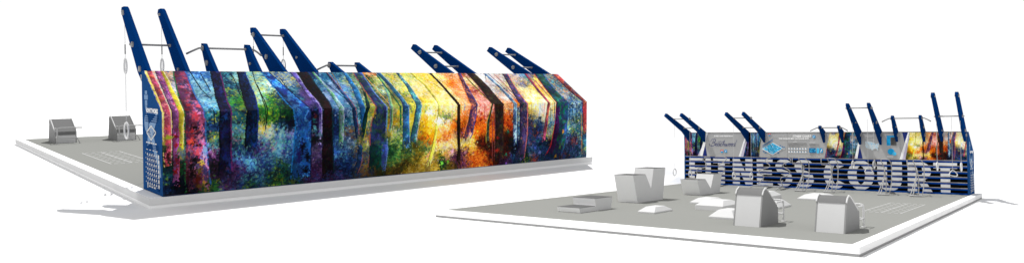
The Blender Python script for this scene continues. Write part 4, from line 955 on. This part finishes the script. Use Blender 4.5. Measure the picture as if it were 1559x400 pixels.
triangle_handle('white triangular pull handle hanging before the gap between O and U', 6.9, -1.6, 2.45, .72)

# ------------------------------------------------------------------ ground: two plots of white ground joined by a bank
def ground(name, court, verts, faces):
    me = bpy.data.meshes.new(name); me.from_pydata(verts, [], faces); me.update(); me.materials.append(M['ground'])
    o = bpy.data.objects.new(name, me); COL[court].objects.link(o); o['kind'] = 'structure'; o['label'] = 'bright white ground'
    return o
zg = -HK - GAP
A = MAT['front_court']; B = MAT['mural_court']
xw = 5.45
za = (A @ Vector((0, 0, zg))).z
loc = A.inverted() @ Vector((xw, 0, za))
vv = [A @ Vector(p) for p in ((loc.x, -24, zg), (60, -24, zg), (60, 45, zg), (loc.x, 45, zg))]
ground('ground', 'front_court', [tuple(v) for v in vv], [(0, 1, 2, 3)])
vs, fs = [], []
xl = [-9, -5, -2, 0, 2, 4, 6, 8, 10, 12, 15]
for x in xl:
    a = B @ Vector((x, -40, zg)); b = B @ Vector((x, 1.05, zg))
    c = B @ Vector((x, 1.5, zg - .05)); d = Vector((xw + .05, c.y - .3, za - .004))
    if b.x > xw - .5: b = Vector((xw - .5, b.y, b.z))
    m_ = b.lerp(d, .5); m_.z = (b.z + d.z) / 2
    vs += [tuple(a), tuple(b), tuple(m_), tuple(d)]
for i in range(len(xl) - 1):
    for j in range(3): k = 4 * i + j; fs.append((k, k + 1, k + 5, k + 4))
ground('ground', 'mural_court', vs, fs)

# ------------------------------------------------------------------ light: white sky dimmed overhead to lower the ambient, one sun per court (each plot was lit from its own front)
w = bpy.data.worlds.new('World'); sc.world = w; w.use_nodes = True
nt = w.node_tree; bg = nt.nodes['Background']; bg.inputs['Strength'].default_value = 1.03
tc = nt.nodes.new('ShaderNodeTexCoord'); sx = nt.nodes.new('ShaderNodeSeparateXYZ'); rp = nt.nodes.new('ShaderNodeValToRGB')
rp.color_ramp.elements[0].position = 0.38; rp.color_ramp.elements[0].color = (1, 1, 1, 1)
rp.color_ramp.elements[1].position = 0.66; rp.color_ramp.elements[1].color = (.52, .525, .54, 1)
nt.links.new(tc.outputs['Generated'], sx.inputs[0]); nt.links.new(sx.outputs['Z'], rp.inputs[0]); nt.links.new(rp.outputs[0], bg.inputs['Color'])
for k in ('front_court', 'mural_court'):
    L = bpy.data.lights.new('sun', 'SUN'); L.energy = 3.5 if k == 'front_court' else 4.2; L.angle = math.radians(0.5); L.color = (1, .99, .97)
    o = bpy.data.objects.new('sun', L); C.objects.link(o)
    d = MAT[k].to_3x3() @ Vector((.42, .20 if k == 'front_court' else .56, -1)); d.normalize()
    o.rotation_euler = d.to_track_quat('-Z', 'Y').to_euler()
    o.location = (0, -10, 20)
    o.light_linking.receiver_collection = COL[k]; o.light_linking.blocker_collection = COL[k]

# ------------------------------------------------------------------ camera
cam = bpy.data.cameras.new('camera'); co = bpy.data.objects.new('camera', cam); C.objects.link(co)
co.matrix_world = Matrix(((0.774024, 0.024878, 0.632667, EYE.x), (0.633156, -0.029618, -0.773457, EYE.y), (-0.000504, 0.999252, -0.038677, EYE.z), (0, 0, 0, 1)))
cam.sensor_fit = 'HORIZONTAL'; cam.sensor_width = 36; cam.lens = 26.25026; cam.shift_x = 0.009929; cam.shift_y = -0.023581
cam.clip_start = 0.1; cam.clip_end = 500
sc.camera = co
sc.view_settings.view_transform = 'Standard'; sc.view_settings.look = 'None'; sc.view_settings.exposure = 0; sc.view_settings.gamma = 1
sc.cycles.max_bounces = 6; sc.cycles.diffuse_bounces = 3
